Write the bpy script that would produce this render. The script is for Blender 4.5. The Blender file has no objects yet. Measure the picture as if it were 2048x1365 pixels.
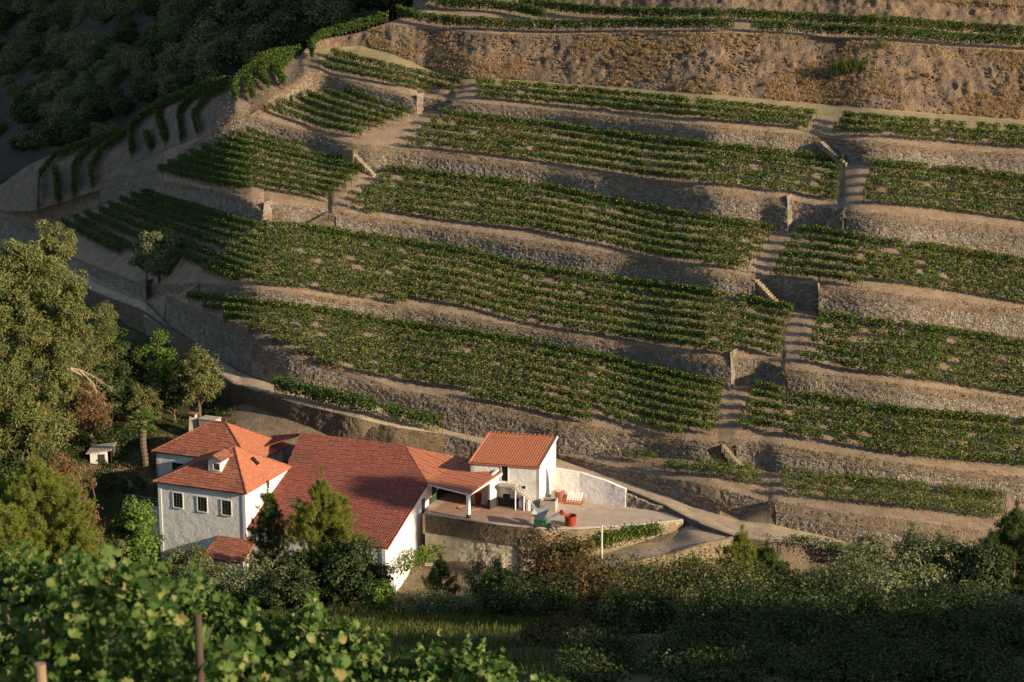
import bpy, math, random
import numpy as np
from mathutils import Vector
random.seed(7); RNG = np.random.default_rng(11)
SC = bpy.context.scene; COL = SC.collection; R = math.radians
# ------------------------------------------------------------------ camera, sky, sun, exposure
F = 3800.0; HC = 76.0; TP = (682.5 + 250.0) / F; PITCH = math.atan(TP)
SP, CP = math.sin(PITCH), math.cos(PITCH)
cam_d = bpy.data.cameras.new('camera'); cam = bpy.data.objects.new('camera', cam_d); COL.objects.link(cam)
cam.location = (0, 0, HC); cam.rotation_euler = (math.pi / 2 - PITCH, 0, 0)
cam_d.sensor_width = 36; cam_d.lens = 36 * F / 2048; cam_d.clip_start = .5; cam_d.clip_end = 4000
cam_d.dof.use_dof = True; cam_d.dof.focus_distance = 235; cam_d.dof.aperture_fstop = 4.8
SC.camera = cam
SUN_A, SUN_E = R(30), R(18)
SUNV = Vector((math.cos(SUN_A) * math.cos(SUN_E), -math.sin(SUN_A) * math.cos(SUN_E), math.sin(SUN_E)))
w = bpy.data.worlds.new('World'); SC.world = w; w.use_nodes = True
nt = w.node_tree; bg = nt.nodes['Background']; sky = nt.nodes.new('ShaderNodeTexSky'); sky.sky_type = 'NISHITA'
sky.sun_disc = False; sky.sun_elevation = SUN_E; sky.sun_rotation = math.atan2(SUNV.x, SUNV.y)
nt.links.new(sky.outputs[0], bg.inputs[0]); bg.inputs[1].default_value = .10
sl = bpy.data.lights.new('sun', 'SUN'); sl.energy = 5.0; sl.angle = R(.55); sl.color = (1, .80, .55)
so = bpy.data.objects.new('sun', sl); COL.objects.link(so); so.rotation_euler = SUNV.to_track_quat('Z', 'Y').to_euler()
SC.view_settings.view_transform = 'Standard'; SC.view_settings.look = 'None'; SC.view_settings.gamma = 1
SC.view_settings.exposure = 0.6
SC.cycles.max_bounces = 5; SC.cycles.transparent_max_bounces = 4; SC.cycles.use_denoising = True

# ------------------------------------------------------------------ pixels (2048 x 1365) to points
def ray(px, py):
    cx = (px - 1024) / F; cy = (682.5 - py) / F
    return np.array([cx, CP + SP * cy, -SP + CP * cy])
def slope_of(py):
    cy = (682.5 - np.asarray(py, float)) / F
    return (-SP + CP * cy) / (CP + SP * cy)
def xof(px, py, Y):
    cy = (682.5 - np.asarray(py, float)) / F
    return Y * ((np.asarray(px, float) - 1024) / F) / (CP + SP * cy)
def at(px, py, z):
    d = ray(px, py); t = (z - HC) / d[2]; return np.array([0, 0, HC]) + d * t
def atY(px, py, Y):
    d = ray(px, py); t = Y / d[1]; return np.array([0, 0, HC]) + d * t
def ray_plane(px, py, p0, n):
    d = ray(px, py); o = np.array([0, 0, HC]); t = np.dot(np.asarray(p0) - o, n) / np.dot(d, n); return o + d * t
def pix(p):
    v = np.asarray(p, float) - np.array([0, 0, HC]); fw = v[1] * CP - v[2] * SP; up = v[1] * SP + v[2] * CP
    return 1024 + F * v[0] / fw, 682.5 - F * up / fw
def poly(pts):
    xs = np.array([p[0] for p in pts], float); ys = np.array([p[1] for p in pts], float)
    def f(x):
        x = np.asarray(x, float); y = np.interp(x, xs, ys)
        y = np.where(x < xs[0], ys[0] + (x - xs[0]) * (ys[1] - ys[0]) / (xs[1] - xs[0]), y)
        return np.where(x > xs[-1], ys[-1] + (x - xs[-1]) * (ys[-1] - ys[-2]) / (xs[-1] - xs[-2]), y)
    return f
def unit(v): v = np.asarray(v, float); return v / np.linalg.norm(v)
def smooth(a, b, x): t = np.clip((np.asarray(x, float) - a) / (b - a), 0, 1); return t * t * (3 - 2 * t)

# ------------------------------------------------------------------ noise
_T = RNG.random(65536)
def _h(i, j, k): return _T[((i * 73856093) ^ (j * 19349663) ^ (k * 83492791)) & 65535]
def vnoise(p):
    p = np.asarray(p, float); i = np.floor(p).astype(np.int64); f = p - i; f = f * f * (3 - 2 * f); r = 0
    for a in (0, 1):
        for b in (0, 1):
            for c in (0, 1):
                wgt = (f[..., 0] if a else 1 - f[..., 0]) * (f[..., 1] if b else 1 - f[..., 1]) * (f[..., 2] if c else 1 - f[..., 2])
                r = r + wgt * _h(i[..., 0] + a, i[..., 1] + b, i[..., 2] + c)
    return r * 2 - 1
def fbm(p, s=1.0, o=4):
    p = np.asarray(p, float) * s; r = 0; a = 1.0
    for k in range(o): r = r + a * vnoise(p + 17.3 * k); p = p * 2.03; a *= .5
    return r

# ------------------------------------------------------------------ objects
def link(o, parent=None):
    COL.objects.link(o)
    if parent is not None: o.parent = parent
    return o
def mesh_np(name, V, Fq, mats, parent=None, midx=None, smooth_=False, origin=None):
    V = np.asarray(V, np.float32); Fq = np.asarray(Fq, np.int32)
    if origin is not None: V = V - np.asarray(origin, np.float32)
    me = bpy.data.meshes.new(name); n, m = Fq.shape
    me.vertices.add(len(V)); me.vertices.foreach_set('co', V.ravel())
    me.loops.add(n * m); me.loops.foreach_set('vertex_index', Fq.ravel())
    me.polygons.add(n); me.polygons.foreach_set('loop_start', np.arange(0, n * m, m, dtype=np.int32))
    if midx is not None: me.polygons.foreach_set('material_index', np.asarray(midx, np.int32))
    me.polygons.foreach_set('use_smooth', np.full(n, smooth_))
    for mt in (mats if isinstance(mats, (list, tuple)) else [mats]): me.materials.append(mt)
    me.update(calc_edges=True)
    o = bpy.data.objects.new(name, me)
    if origin is not None and parent is None: o.location = origin
    return link(o, parent)
class MB:
    def __init__(s): s.v = []; s.f = []; s.m = []; s.mi = 0
    def add(s, vs, fs):
        b = len(s.v); s.v += [tuple(map(float, p)) for p in vs]
        for f in fs: s.f.append([b + i for i in f]); s.m.append(s.mi)
    def box(s, c, sx, sy, sz, u=(1, 0), tilt=0):
        u = unit(u); vv = np.array([-u[1], u[0]]); pts = []
        for k in (-1, 1):
            for (a, b) in ((-1, -1), (1, -1), (1, 1), (-1, 1)):
                xy = np.array(c[:2]) + u * a * sx / 2 + vv * b * sy / 2
                pts.append((xy[0], xy[1], c[2] + k * sz / 2 + a * tilt))
        s.add(pts, [(3, 2, 1, 0), (4, 5, 6, 7), (0, 1, 5, 4), (1, 2, 6, 5), (2, 3, 7, 6), (3, 0, 4, 7)]); return s
    def prism(s, pts, n, th):
        a = [np.asarray(p, float) for p in pts]; b = [p - np.asarray(n) * th for p in a]; k = len(a)
        s.add(a + b, [list(range(k)), list(range(2 * k - 1, k - 1, -1))] + [(i, k + i, k + (i + 1) % k, (i + 1) % k) for i in range(k)]); return s
    def tube(s, pts, r, n=7, cap=True):
        pts = [np.asarray(p, float) for p in pts]; rs = r if isinstance(r, (list, tuple, np.ndarray)) else [r] * len(pts); b = len(s.v); vs = []
        for i, p in enumerate(pts):
            d = unit(pts[min(i + 1, len(pts) - 1)] - pts[max(i - 1, 0)]); a = unit(np.cross(d, (.31, .87, .05) if abs(d[2]) > .6 else (0, 0, 1))); c = np.cross(d, a)
            for k in range(n): t = 2 * math.pi * k / n; vs.append(p + rs[i] * (a * math.cos(t) + c * math.sin(t)))
        fs = [(i * n + k, i * n + (k + 1) % n, (i + 1) * n + (k + 1) % n, (i + 1) * n + k) for i in range(len(pts) - 1) for k in range(n)]
        if cap: fs += [list(range(n))[::-1], [(len(pts) - 1) * n + k for k in range(n)]]
        s.add(vs, fs); return s
    def lathe(s, c, prof, n=24):
        b = []; m = len(prof)
        for (r, z) in prof:
            for k in range(n): t = 2 * math.pi * k / n; b.append((c[0] + r * math.cos(t), c[1] + r * math.sin(t), c[2] + z))
        s.add(b, [(i * n + k, i * n + (k + 1) % n, (i + 1) * n + (k + 1) % n, (i + 1) * n + k) for i in range(m - 1) for k in range(n)]); return s
    def build(s, name, mats, parent=None, origin=None, smooth_=False):
        o_ = np.zeros(3) if origin is None else np.asarray(origin, float)
        me = bpy.data.meshes.new(name); me.from_pydata([tuple(np.array(p) - o_) for p in s.v], [], s.f)
        for mt in (mats if isinstance(mats, (list, tuple)) else [mats]): me.materials.append(mt)
        me.polygons.foreach_set('material_index', s.m)
        if smooth_: me.polygons.foreach_set('use_smooth', [True] * len(s.f))
        o = bpy.data.objects.new(name, me)
        if origin is not None and parent is None: o.location = origin
        return link(o, parent)
def tag(o, label=None, cat=None, group=None, kind=None):
    if label: o['label'] = label
    if cat: o['category'] = cat
    if group: o['group'] = group
    if kind: o['kind'] = kind
    return o
def empty(name, loc, label, cat, group=None):
    o = bpy.data.objects.new(name, None); o.location = tuple(loc); o.empty_display_size = .3; link(o); return tag(o, label, cat, group)
def child(o, root):
    """parent keeping world position: root has no rotation"""
    o.parent = root; o.location = tuple(np.array(o.location) - np.array(root.location)); return o

# ------------------------------------------------------------------ materials
def mat(name, build, rough=.9):
    m = bpy.data.materials.new(name); m.use_nodes = True; t = m.node_tree; b = t.nodes['Principled BSDF']
    b.inputs['Roughness'].default_value = rough; b.inputs['Specular IOR Level'].default_value = .25
    build(t, b); return m
def N(t, kind, **kw):
    n = t.nodes.new('ShaderNode' + kind)
    for k, v in kw.items():
        if hasattr(n, k): setattr(n, k, v)
        else: n.inputs[k.replace('_', ' ')].default_value = v
    return n
def coords(t, scale=(1, 1, 1)):
    g = N(t, 'NewGeometry'); mp = N(t, 'Mapping'); mp.inputs['Scale'].default_value = scale
    t.links.new(g.outputs['Position'], mp.inputs['Vector']); return mp.outputs[0]
def ramp(t, fac, stops):
    r = N(t, 'ValToRGB'); e = r.color_ramp.elements
    while len(e) < len(stops): e.new(.5)
    for i, (p, c) in enumerate(stops): e[i].position = p; e[i].color = (*c, 1)
    t.links.new(fac, r.inputs[0]); return r.outputs[0]
def noise(t, vec, sc, det=6, rough=.6):
    n = N(t, 'TexNoise', Scale=sc, Detail=det, Roughness=rough); t.links.new(vec, n.inputs['Vector']); return n.outputs['Fac']
def mix(t, fac, a, b, mode='MIX'):
    m = N(t, 'Mix', data_type='RGBA', blend_type=mode)
    if isinstance(fac, float): m.inputs[0].default_value = fac
    else: t.links.new(fac, m.inputs[0])
    for s, x in ((6, a), (7, b)):
        if isinstance(x, tuple): m.inputs[s].default_value = (*x, 1)
        else: t.links.new(x, m.inputs[s])
    return m.outputs[2]
def bump(t, b, h, strength=.6, dist=.1):
    n = N(t, 'Bump', Strength=strength, Distance=dist); t.links.new(h, n.inputs['Height']); t.links.new(n.outputs[0], b.inputs['Normal'])
def ground_mat(name, stops, sc=.8, fine=6, spots=None, bs=.7, bd=.12):
    def f(t, b):
        v = coords(t); a = noise(t, v, sc, 8, .62); c = ramp(t, a, stops)
        g = noise(t, v, fine, 5, .7); c = mix(t, .55, c, ramp(t, g, [(.25, (.42, .40, .38)), (.75, (1.0, 1.0, 1.0))]), 'MULTIPLY')
        if spots:
            s = noise(t, v, spots[1], 4, .7); c = mix(t, ramp(t, s, [(spots[2], (0, 0, 0)), (spots[2] + .06, (1, 1, 1))]), c, spots[0])
        t.links.new(c, b.inputs['Base Color']); bump(t, b, g, bs, bd)
    return mat(name, f, .95)
M = {}
M['soil'] = ground_mat('terrace_soil', [(.3, (.28, .20, .135)), (.5, (.37, .275, .19)), (.7, (.45, .35, .25))], .5, 5, ((.28, .10, .055), 1.7, .66), 1.0, .25)
M['bank'] = ground_mat('earth_bank', [(.3, (.24, .18, .125)), (.5, (.34, .26, .18)), (.7, (.43, .335, .235))], .9, 4, ((.26, .10, .055), 1.1, .70), 1.0, .7)
M['rough'] = ground_mat('rough_hillside', [(.28, (.17, .125, .095)), (.45, (.27, .20, .145)), (.58, (.38, .27, .17)), (.72, (.44, .32, .20))], .35, 3, ((.28, .10, .055), .9, .68), 1, .9)
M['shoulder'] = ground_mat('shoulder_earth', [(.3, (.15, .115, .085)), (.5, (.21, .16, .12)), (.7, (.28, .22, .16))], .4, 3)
M['road'] = ground_mat('road_dirt', [(.3, (.38, .285, .19)), (.5, (.49, .38, .26)), (.72, (.60, .48, .34))], .7, 4, ((.30, .22, .14), 2.2, .62), .9, .15)
M['gravel'] = ground_mat('yard_gravel', [(.3, (.46, .36, .27)), (.55, (.58, .47, .36)), (.75, (.66, .55, .43))], .6, 5, None, .9, .08)
M['track'] = ground_mat('grassy_track', [(.3, (.26, .20, .11)), (.55, (.34, .28, .15)), (.75, (.26, .26, .10))], .5, 4)
M['scrub'] = ground_mat('scrub_ground', [(.3, (.030, .036, .014)), (.5, (.055, .062, .022)), (.64, (.10, .095, .034)), (.78, (.17, .115, .055))], .18, 3)
M['forest_floor'] = ground_mat('forest_floor', [(.3, (.018, .018, .012)), (.5, (.034, .029, .019)), (.75, (.07, .05, .034))], .08, 1.2)
def stone(name, c0, c1, lich, amt, sc=3.2):
    def f(t, b):
        v = coords(t, (1, 1, 1.9)); vo = N(t, 'TexVoronoi', Scale=sc, Randomness=1.0); t.links.new(v, vo.inputs['Vector'])
        ve = N(t, 'TexVoronoi', feature='DISTANCE_TO_EDGE', Scale=sc); t.links.new(v, ve.inputs['Vector'])
        sep = N(t, 'SeparateColor'); t.links.new(vo.outputs['Color'], sep.inputs[0])
        c = ramp(t, sep.outputs[0], [(.1, c0), (.5, tuple((a + d) / 2 for a, d in zip(c0, c1))), (.95, c1)])
        n1 = noise(t, coords(t), .6, 5, .65); n2 = noise(t, v, 5, 3, .7)
        c = mix(t, ramp(t, n1, [(.46, (0, 0, 0)), (.62, (amt, amt, amt))]), c, ramp(t, n2, [(.35, tuple(x * .5 for x in lich)), (.6, lich)]))
        c = mix(t, ramp(t, ve.outputs['Distance'], [(0, (.9, .9, .9)), (.09, (0, 0, 0))]), c, (.05, .038, .028))
        t.links.new(c, b.inputs['Base Color']); bump(t, b, ramp(t, ve.outputs['Distance'], [(0, (0, 0, 0)), (.2, (1, 1, 1))]), .9, .1)
    return mat(name, f, .95)
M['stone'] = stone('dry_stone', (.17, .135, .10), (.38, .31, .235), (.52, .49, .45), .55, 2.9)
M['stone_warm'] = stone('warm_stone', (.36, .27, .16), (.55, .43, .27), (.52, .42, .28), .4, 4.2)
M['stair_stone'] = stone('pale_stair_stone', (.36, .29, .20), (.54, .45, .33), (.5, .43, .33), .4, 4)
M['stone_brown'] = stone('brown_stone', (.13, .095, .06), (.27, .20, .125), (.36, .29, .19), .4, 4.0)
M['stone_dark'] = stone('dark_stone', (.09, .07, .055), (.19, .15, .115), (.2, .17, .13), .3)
def f_pl(t, b):
    v = coords(t); a = noise(t, v, .5, 7, .65); v2 = coords(t, (1.6, 1.6, .22)); s = noise(t, v2, 1.0, 5, .6)
    c = ramp(t, a, [(.3, (.72, .70, .66)), (.5, (.82, .80, .77)), (.7, (.86, .85, .83))])
    c = mix(t, ramp(t, s, [(.56, (0, 0, 0)), (.78, (.55, .55, .55))]), c, (.50, .45, .38)); t.links.new(c, b.inputs['Base Color'])
    bump(t, b, noise(t, v, .9, 8, .72), .7, .22)
M['plaster'] = mat('white_plaster', f_pl, .9)
def f_rr(t, b):
    v = coords(t); a = noise(t, v, .9, 7, .7); c = ramp(t, a, [(.25, (.45, .42, .38)), (.42, (.70, .67, .62)), (.6, (.82, .80, .77))]); t.links.new(c, b.inputs['Base Color'])
    bump(t, b, noise(t, v, 3.2, 6, .75), .9, .12)
M['rubble_plaster'] = mat('limewashed_rubble', f_rr, .95)
def f_cr(t, b):
    v = coords(t); a = noise(t, v, .35, 7, .65); v2 = coords(t, (1.1, 1.1, .12)); s = noise(t, v2, .8, 4, .6)
    c = ramp(t, a, [(.32, (.46, .38, .27)), (.5, (.60, .51, .37)), (.68, (.68, .60, .46))]); c = mix(t, ramp(t, s, [(.56, (0, 0, 0)), (.70, (.8, .8, .8))]), c, (.24, .18, .12))
    t.links.new(c, b.inputs['Base Color']); bump(t, b, noise(t, v, 2.5, 6, .7), .5, .06)
M['render_wall'] = mat('stained_render', f_cr, .95)
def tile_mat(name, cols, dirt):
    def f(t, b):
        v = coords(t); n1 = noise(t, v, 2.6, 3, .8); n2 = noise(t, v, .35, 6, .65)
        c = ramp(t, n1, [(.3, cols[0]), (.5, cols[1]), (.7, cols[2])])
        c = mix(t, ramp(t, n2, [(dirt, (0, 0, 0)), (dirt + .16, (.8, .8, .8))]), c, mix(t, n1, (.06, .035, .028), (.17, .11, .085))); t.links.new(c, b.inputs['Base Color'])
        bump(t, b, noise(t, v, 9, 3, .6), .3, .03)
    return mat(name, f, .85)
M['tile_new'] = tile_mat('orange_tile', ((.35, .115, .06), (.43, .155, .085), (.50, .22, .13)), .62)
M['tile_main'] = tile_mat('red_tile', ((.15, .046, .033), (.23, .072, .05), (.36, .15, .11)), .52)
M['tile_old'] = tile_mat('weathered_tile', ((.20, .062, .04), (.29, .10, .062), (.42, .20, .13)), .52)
def flat(name, c, rough=.7, metal=0.0, var=.25, sc=3):
    def f(t, b):
        v = coords(t); a = noise(t, v, sc, 5, .65)
        t.links.new(ramp(t, a, [(.3, tuple(x * (1 - var) for x in c)), (.7, tuple(min(1, x * (1 + var)) for x in c))]), b.inputs['Base Color']); b.inputs['Metallic'].default_value = metal
    return mat(name, f, rough)
M['white'] = flat('white_paint', (.80, .79, .76), .6, 0, .06)
M['frame'] = flat('window_frame', (.70, .69, .65), .6, 0, .1)
M['darkframe'] = flat('dark_window_bars', (.10, .12, .10), .6)
M['pane'] = flat('dark_glass', (.016, .018, .020), .12, 0, .2)
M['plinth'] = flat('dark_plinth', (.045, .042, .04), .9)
M['green'] = flat('green_paint', (.035, .085, .05), .6)
M['green_m'] = flat('green_machine', (.02, .11, .065), .45)
M['grey_m'] = flat('grey_steel', (.40, .42, .44), .45, .3)
M['steel'] = flat('galvanised_steel', (.55, .56, .57), .4, .5)
M['red_p'] = flat('red_plastic', (.30, .045, .025), .5, 0, .2)
M['orange_p'] = flat('orange_plastic', (.52, .12, .035), .5, 0, .2)
M['concrete'] = flat('concrete', (.40, .36, .30), .95, 0, .25)
M['pole_c'] = flat('pole_concrete', (.62, .58, .50), .9, 0, .2)
M['wood'] = flat('weathered_wood', (.30, .21, .13), .85, 0, .3)
M['wood_d'] = flat('dark_wood', (.085, .06, .042), .9, 0, .35)
M['wood_red'] = flat('rust_beam', (.30, .12, .07), .8)
M['bark'] = flat('bark', (.13, .095, .068), .95, 0, .4, 5)
M['deadwood'] = flat('dead_wood', (.36, .27, .19), .9, 0, .3)
M['paver'] = ground_mat('terracotta_paving', [(.3, (.36, .22, .16)), (.5, (.44, .28, .21)), (.7, (.52, .37, .28))], .5, 3)
M['blue'] = flat('blue_tarp', (.05, .10, .15), .6)
M['bag'] = flat('white_sack', (.66, .66, .64), .7)
M['hose'] = flat('hose', (.40, .20, .12), .6)
M['rubble'] = flat('broken_tiles', (.40, .16, .10), .9, 0, .4)
def leaf_mat(name, stops, trans=.35, patch=.5, psc=.7, rough=.55):
    m = bpy.data.materials.new(name); m.use_nodes = True; t = m.node_tree; b = t.nodes['Principled BSDF']; out = t.nodes['Material Output']
    g = N(t, 'NewGeometry'); n = noise(t, g.outputs['Position'], psc, 3, .6)
    ad = N(t, 'Math', operation='MULTIPLY_ADD'); t.links.new(n, ad.inputs[0]); ad.inputs[1].default_value = patch * 2; ad.inputs[2].default_value = -patch
    a2 = N(t, 'Math', operation='ADD', use_clamp=True); t.links.new(ad.outputs[0], a2.inputs[0]); t.links.new(g.outputs['Random Per Island'], a2.inputs[1])
    c = ramp(t, a2.outputs[0], stops); t.links.new(c, b.inputs['Base Color']); b.inputs['Roughness'].default_value = rough; b.inputs['Specular IOR Level'].default_value = .16
    tr = N(t, 'BsdfTranslucent'); t.links.new(mix(t, 1.0, c, (1.0, 1.0, .5), 'MULTIPLY'), tr.inputs[0]); ms = N(t, 'MixShader'); ms.inputs[0].default_value = trans
    t.links.new(b.outputs[0], ms.inputs[1]); t.links.new(tr.outputs[0], ms.inputs[2]); t.links.new(ms.outputs[0], out.inputs[0]); return m
M['vine'] = leaf_mat('vine_leaves', [(.0, (.042, .085, .018)), (.45, (.075, .135, .028)), (.74, (.125, .18, .04)), (.90, (.24, .25, .06)), (.985, (.30, .24, .06)), (1, (.30, .13, .04))], .32, .28, .5)
M['hedge'] = leaf_mat('dense_vine_leaves', [(.0, (.034, .075, .016)), (.5, (.06, .118, .025)), (.85, (.11, .165, .036)), (.97, (.22, .22, .055)), (1, (.26, .13, .03))], .32, .25, .5)
M['nearvine'] = leaf_mat('near_vine_leaves', [(.0, (.032, .075, .015)), (.4, (.065, .135, .027)), (.75, (.14, .22, .055)), (.95, (.29, .33, .11)), (1, (.33, .28, .10))], .42, .20, 1.1)
M['olive'] = leaf_mat('olive_leaves', [(.0, (.085, .105, .045)), (.5, (.15, .17, .072)), (.85, (.23, .25, .11)), (1, (.32, .33, .17))], .2, .25, .8)
M['oak'] = leaf_mat('oak_leaves', [(.0, (.024, .042, .014)), (.5, (.042, .068, .022)), (.85, (.075, .10, .032)), (1, (.13, .13, .05))], .22, .25, .6)
M['scrubleaf'] = leaf_mat('scrub_leaves', [(.0, (.065, .08, .028)), (.5, (.12, .135, .045)), (.85, (.20, .205, .075)), (1, (.28, .21, .08))], .2, .3, .6)
M['rusty'] = leaf_mat('russet_leaves', [(.0, (.05, .05, .022)), (.45, (.085, .075, .03)), (.8, (.15, .10, .04)), (1, (.26, .11, .04))], .25, .3, .7)
M['bright'] = leaf_mat('bright_leaves', [(.0, (.06, .12, .02)), (.5, (.10, .19, .035)), (.85, (.19, .27, .05)), (1, (.30, .28, .06))], .35, .25, .8)
M['pine'] = leaf_mat('pine_needles', [(.0, (.13, .17, .032)), (.5, (.23, .28, .055)), (.85, (.35, .37, .085)), (1, (.42, .38, .11))], .45, .3, .6)
M['pine_d'] = leaf_mat('dark_pine_needles', [(.0, (.055, .09, .028)), (.5, (.10, .15, .042)), (.85, (.17, .215, .06)), (1, (.24, .25, .08))], .35, .3, .6)
M['euca'] = leaf_mat('eucalyptus_leaves', [(.0, (.09, .115, .036)), (.5, (.16, .19, .06)), (.85, (.26, .27, .095)), (.97, (.33, .27, .12)), (1, (.30, .14, .06))], .25, .35, .5)
M['drygrass'] = leaf_mat('dry_grass', [(.0, (.24, .16, .085)), (.5, (.40, .28, .155)), (.85, (.56, .43, .26)), (1, (.36, .15, .08))], .3, .2, .8)
M['grass'] = leaf_mat('green_grass', [(.0, (.040, .060, .012)), (.5, (.065, .095, .018)), (.85, (.11, .13, .03)), (1, (.24, .17, .07))], .3, .35, .25)
M['palm'] = leaf_mat('palm_leaf', [(.0, (.06, .11, .02)), (.6, (.11, .18, .035)), (1, (.22, .24, .06))], .3, .2, .8)
M['dryleaf'] = leaf_mat('dry_hanging_leaves', [(.0, (.13, .075, .04)), (.5, (.22, .13, .065)), (.9, (.30, .20, .10)), (1, (.16, .15, .06))], .25, .2, .8)
# ------------------------------------------------------------------ terraced hillside: traced edges given real depth
ROADZ = poly([(-300, 5), (0, 7.0), (100, 7.5), (183, 7.8), (300, 8.1), (436, 8.3), (560, 7.3), (900, 3.6), (1100, 1.5), (1300, .4), (1480, -.5), (1740, -2), (2048, -4)])
YL1 = poly([(-200, 440), (0, 500), (120, 535), (200, 570), (292, 606), (340, 655), (437, 719), (481, 746), (545, 769), (721, 800), (900, 862), (1000, 884), (1114, 917), (1193, 944), (1266, 970), (1340, 994), (1386, 1014), (1477, 1041), (1540, 1048), (1643, 1071), (1729, 1093), (2003, 1118), (2048, 1122)])
YL0 = poly([(-200, 460), (0, 520), (120, 560), (183, 589), (281, 627), (334, 662), (387, 700), (436, 750), (468, 768), (581, 803), (690, 830), (792, 856), (889, 872), (958, 887), (1050, 912), (1110, 936), (1250, 978), (1330, 1012), (1400, 1048), (1480, 1076), (1560, 1085), (1640, 1092), (1740, 1116), (2048, 1146)])
CREST = [
 poly([(600, 700), (1114, 909), (1170, 918), (1231, 935), (1310, 953), (1398, 966), (1531, 1003), (1557, 1003), (1686, 1026), (1814, 1040), (2003, 1066), (2048, 1072)]),
 poly([(200, 560), (340, 613), (384, 631), (437, 661), (492, 690), (557, 725), (618, 749), (671, 760), (779, 778), (900, 797), (1017, 820), (1105, 842), (1164, 850), (1252, 865), (1340, 877), (1436, 887), (1471, 878), (1557, 891), (1686, 911), (1814, 928), (1943, 945), (2048, 956)]),
 poly([(0, 420), (120, 500), (155, 518), (292, 571), (399, 567), (516, 577), (633, 593), (779, 611), (940, 634), (1046, 655), (1193, 678), (1340, 702), (1442, 716), (1521, 721), (1574, 738), (1653, 749), (1741, 760), (1887, 781), (2048, 801)]),
 poly([(200, 368), (253, 352), (352, 366), (457, 387), (527, 411), (600, 416), (671, 423), (779, 438), (940, 461), (1046, 479), (1193, 502), (1340, 526), (1500, 552), (1583, 561), (1641, 573), (1741, 582), (1887, 602), (2048, 617)]),
 poly([(320, 336), (400, 278), (470, 224), (500, 231), (588, 256), (676, 281), (720, 290), (822, 300), (939, 310), (1000, 320), (1146, 341), (1293, 359), (1439, 378), (1575, 400), (1691, 422), (1741, 426), (1887, 441), (2048, 457)]),
 poly([(535, 205), (610, 150), (640, 147), (705, 162), (793, 183), (834, 194), (910, 203), (998, 210), (1146, 224), (1293, 239), (1439, 255), (1600, 269), (1665, 278), (1741, 284), (1887, 299), (2048, 309)])]
BASE = [
 YL1,
 poly([(600, 700), (1114, 908), (1230, 912), (1300, 914), (1386, 921), (1484, 930), (1540, 943), (1686, 962), (1850, 982), (2048, 1008)]),
 poly([(200, 560), (300, 602), (358, 597), (472, 608), (633, 626), (779, 652), (940, 673), (1046, 690), (1193, 720), (1340, 755), (1454, 779), (1524, 779), (1600, 799), (1653, 806), (1814, 833), (2048, 851)]),
 poly([(120, 447), (200, 416), (267, 388), (422, 418), (527, 456), (604, 461), (721, 478), (940, 511), (1046, 540), (1193, 563), (1340, 581), (1500, 607), (1571, 622), (1634, 634), (1712, 649), (1887, 669), (2048, 695)]),
 poly([(320, 340), (500, 264), (617, 293), (688, 328), (749, 348), (764, 342), (939, 364), (1100, 381), (1146, 392), (1340, 431), (1500, 455), (1571, 466), (1638, 468), (1741, 487), (1887, 505), (2048, 531)]),
 poly([(535, 222), (646, 179), (822, 229), (881, 230), (939, 238), (1100, 256), (1146, 262), (1293, 284), (1439, 299), (1600, 316), (1691, 327), (1741, 332), (1887, 344), (2048, 364)])]
BACK5 = poly([(560, 112), (600, 108), (640, 106), (660, 108), (780, 127), (850, 147), (920, 167), (957, 168), (1000, 172), (1146, 184), (1293, 198), (1439, 213), (1641, 233), (1829, 250), (2048, 265)])
BFOOT = poly([(560, 110), (640, 99), (720, 92), (780, 105), (850, 136), (920, 158), (1000, 158), (1293, 179), (1594, 204), (1741, 217), (2048, 240)])
BCREST = poly([(560, 110), (617, 90), (641, 80), (717, 66), (780, 50), (850, 56), (1000, 69), (1117, 70), (1293, 66), (1448, 67), (1600, 73), (1682, 77), (1887, 94), (2048, 104)])
BACK6 = poly([(560, 108), (617, 90), (641, 78), (717, 62), (780, 43), (870, 20), (1000, 16), (1100, 20), (1250, 20), (1448, 28), (1741, 46), (2048, 68)])
SIL = poly([(-300, 520), (-100, 436), (0, 368), (59, 330), (111, 306), (176, 292), (249, 270), (270, 250), (293, 232), (337, 208), (381, 190), (454, 175), (469, 160), (500, 140), (527, 122), (600, 112), (617, 92), (641, 80), (717, 66), (780, 44), (840, 22), (900, -40), (2600, -800)])
REC = {0: [(1440, 1482, 1552)], 1: [], 2: [(292, 358, 399), (1462, 1524, 1574)], 3: [(527, 604, 671), (1510, 1637, 1637)], 4: [(1575, 1638, 1692)], 5: [(834, 881, 910)]}
xs = list(np.arange(-480, 2720, 4.0))
for k in REC:
    for (a, b, c) in REC[k]: xs += [a - .2, a + .2] + ([c - .2, c + .2] if b == c else [])
XS = np.array(sorted(xs)); NX = len(XS)
Yb, Zb, PY, KIND, SUB = [], [], [], [], []       # boundaries from the road up
TER_T = [R(8), R(15), R(16), R(17), R(18), R(17)]
def relax(a, sg=30):
    wts = np.exp(-((XS[:, None] - XS[None, :]) / sg) ** 2); return (wts @ a) / wts.sum(1)
def push(py, Y, z, kind, sub): PY.append(py); Yb.append(Y); Zb.append(z); KIND.append(kind); SUB.append(sub)
def march(py, th, kind, sub, sm=0):
    py = np.minimum(py, PY[-1]); py = np.maximum(py, SIL(XS)); tn = np.tan(th); m = slope_of(py)
    Y = (Zb[-1] - HC - tn * Yb[-1]) / (m - tn); Y = np.where(py >= PY[-1] - 1e-6, Yb[-1], Y)
    if sm: Y = np.maximum(relax(Y, sm), Yb[-1])
    push(py, Y, HC + Y * m, kind, sub)
zr = ROADZ(XS); y1 = np.maximum(YL1(XS), SIL(XS)); Y1 = relax((zr - HC) / slope_of(y1), 105)
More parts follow.
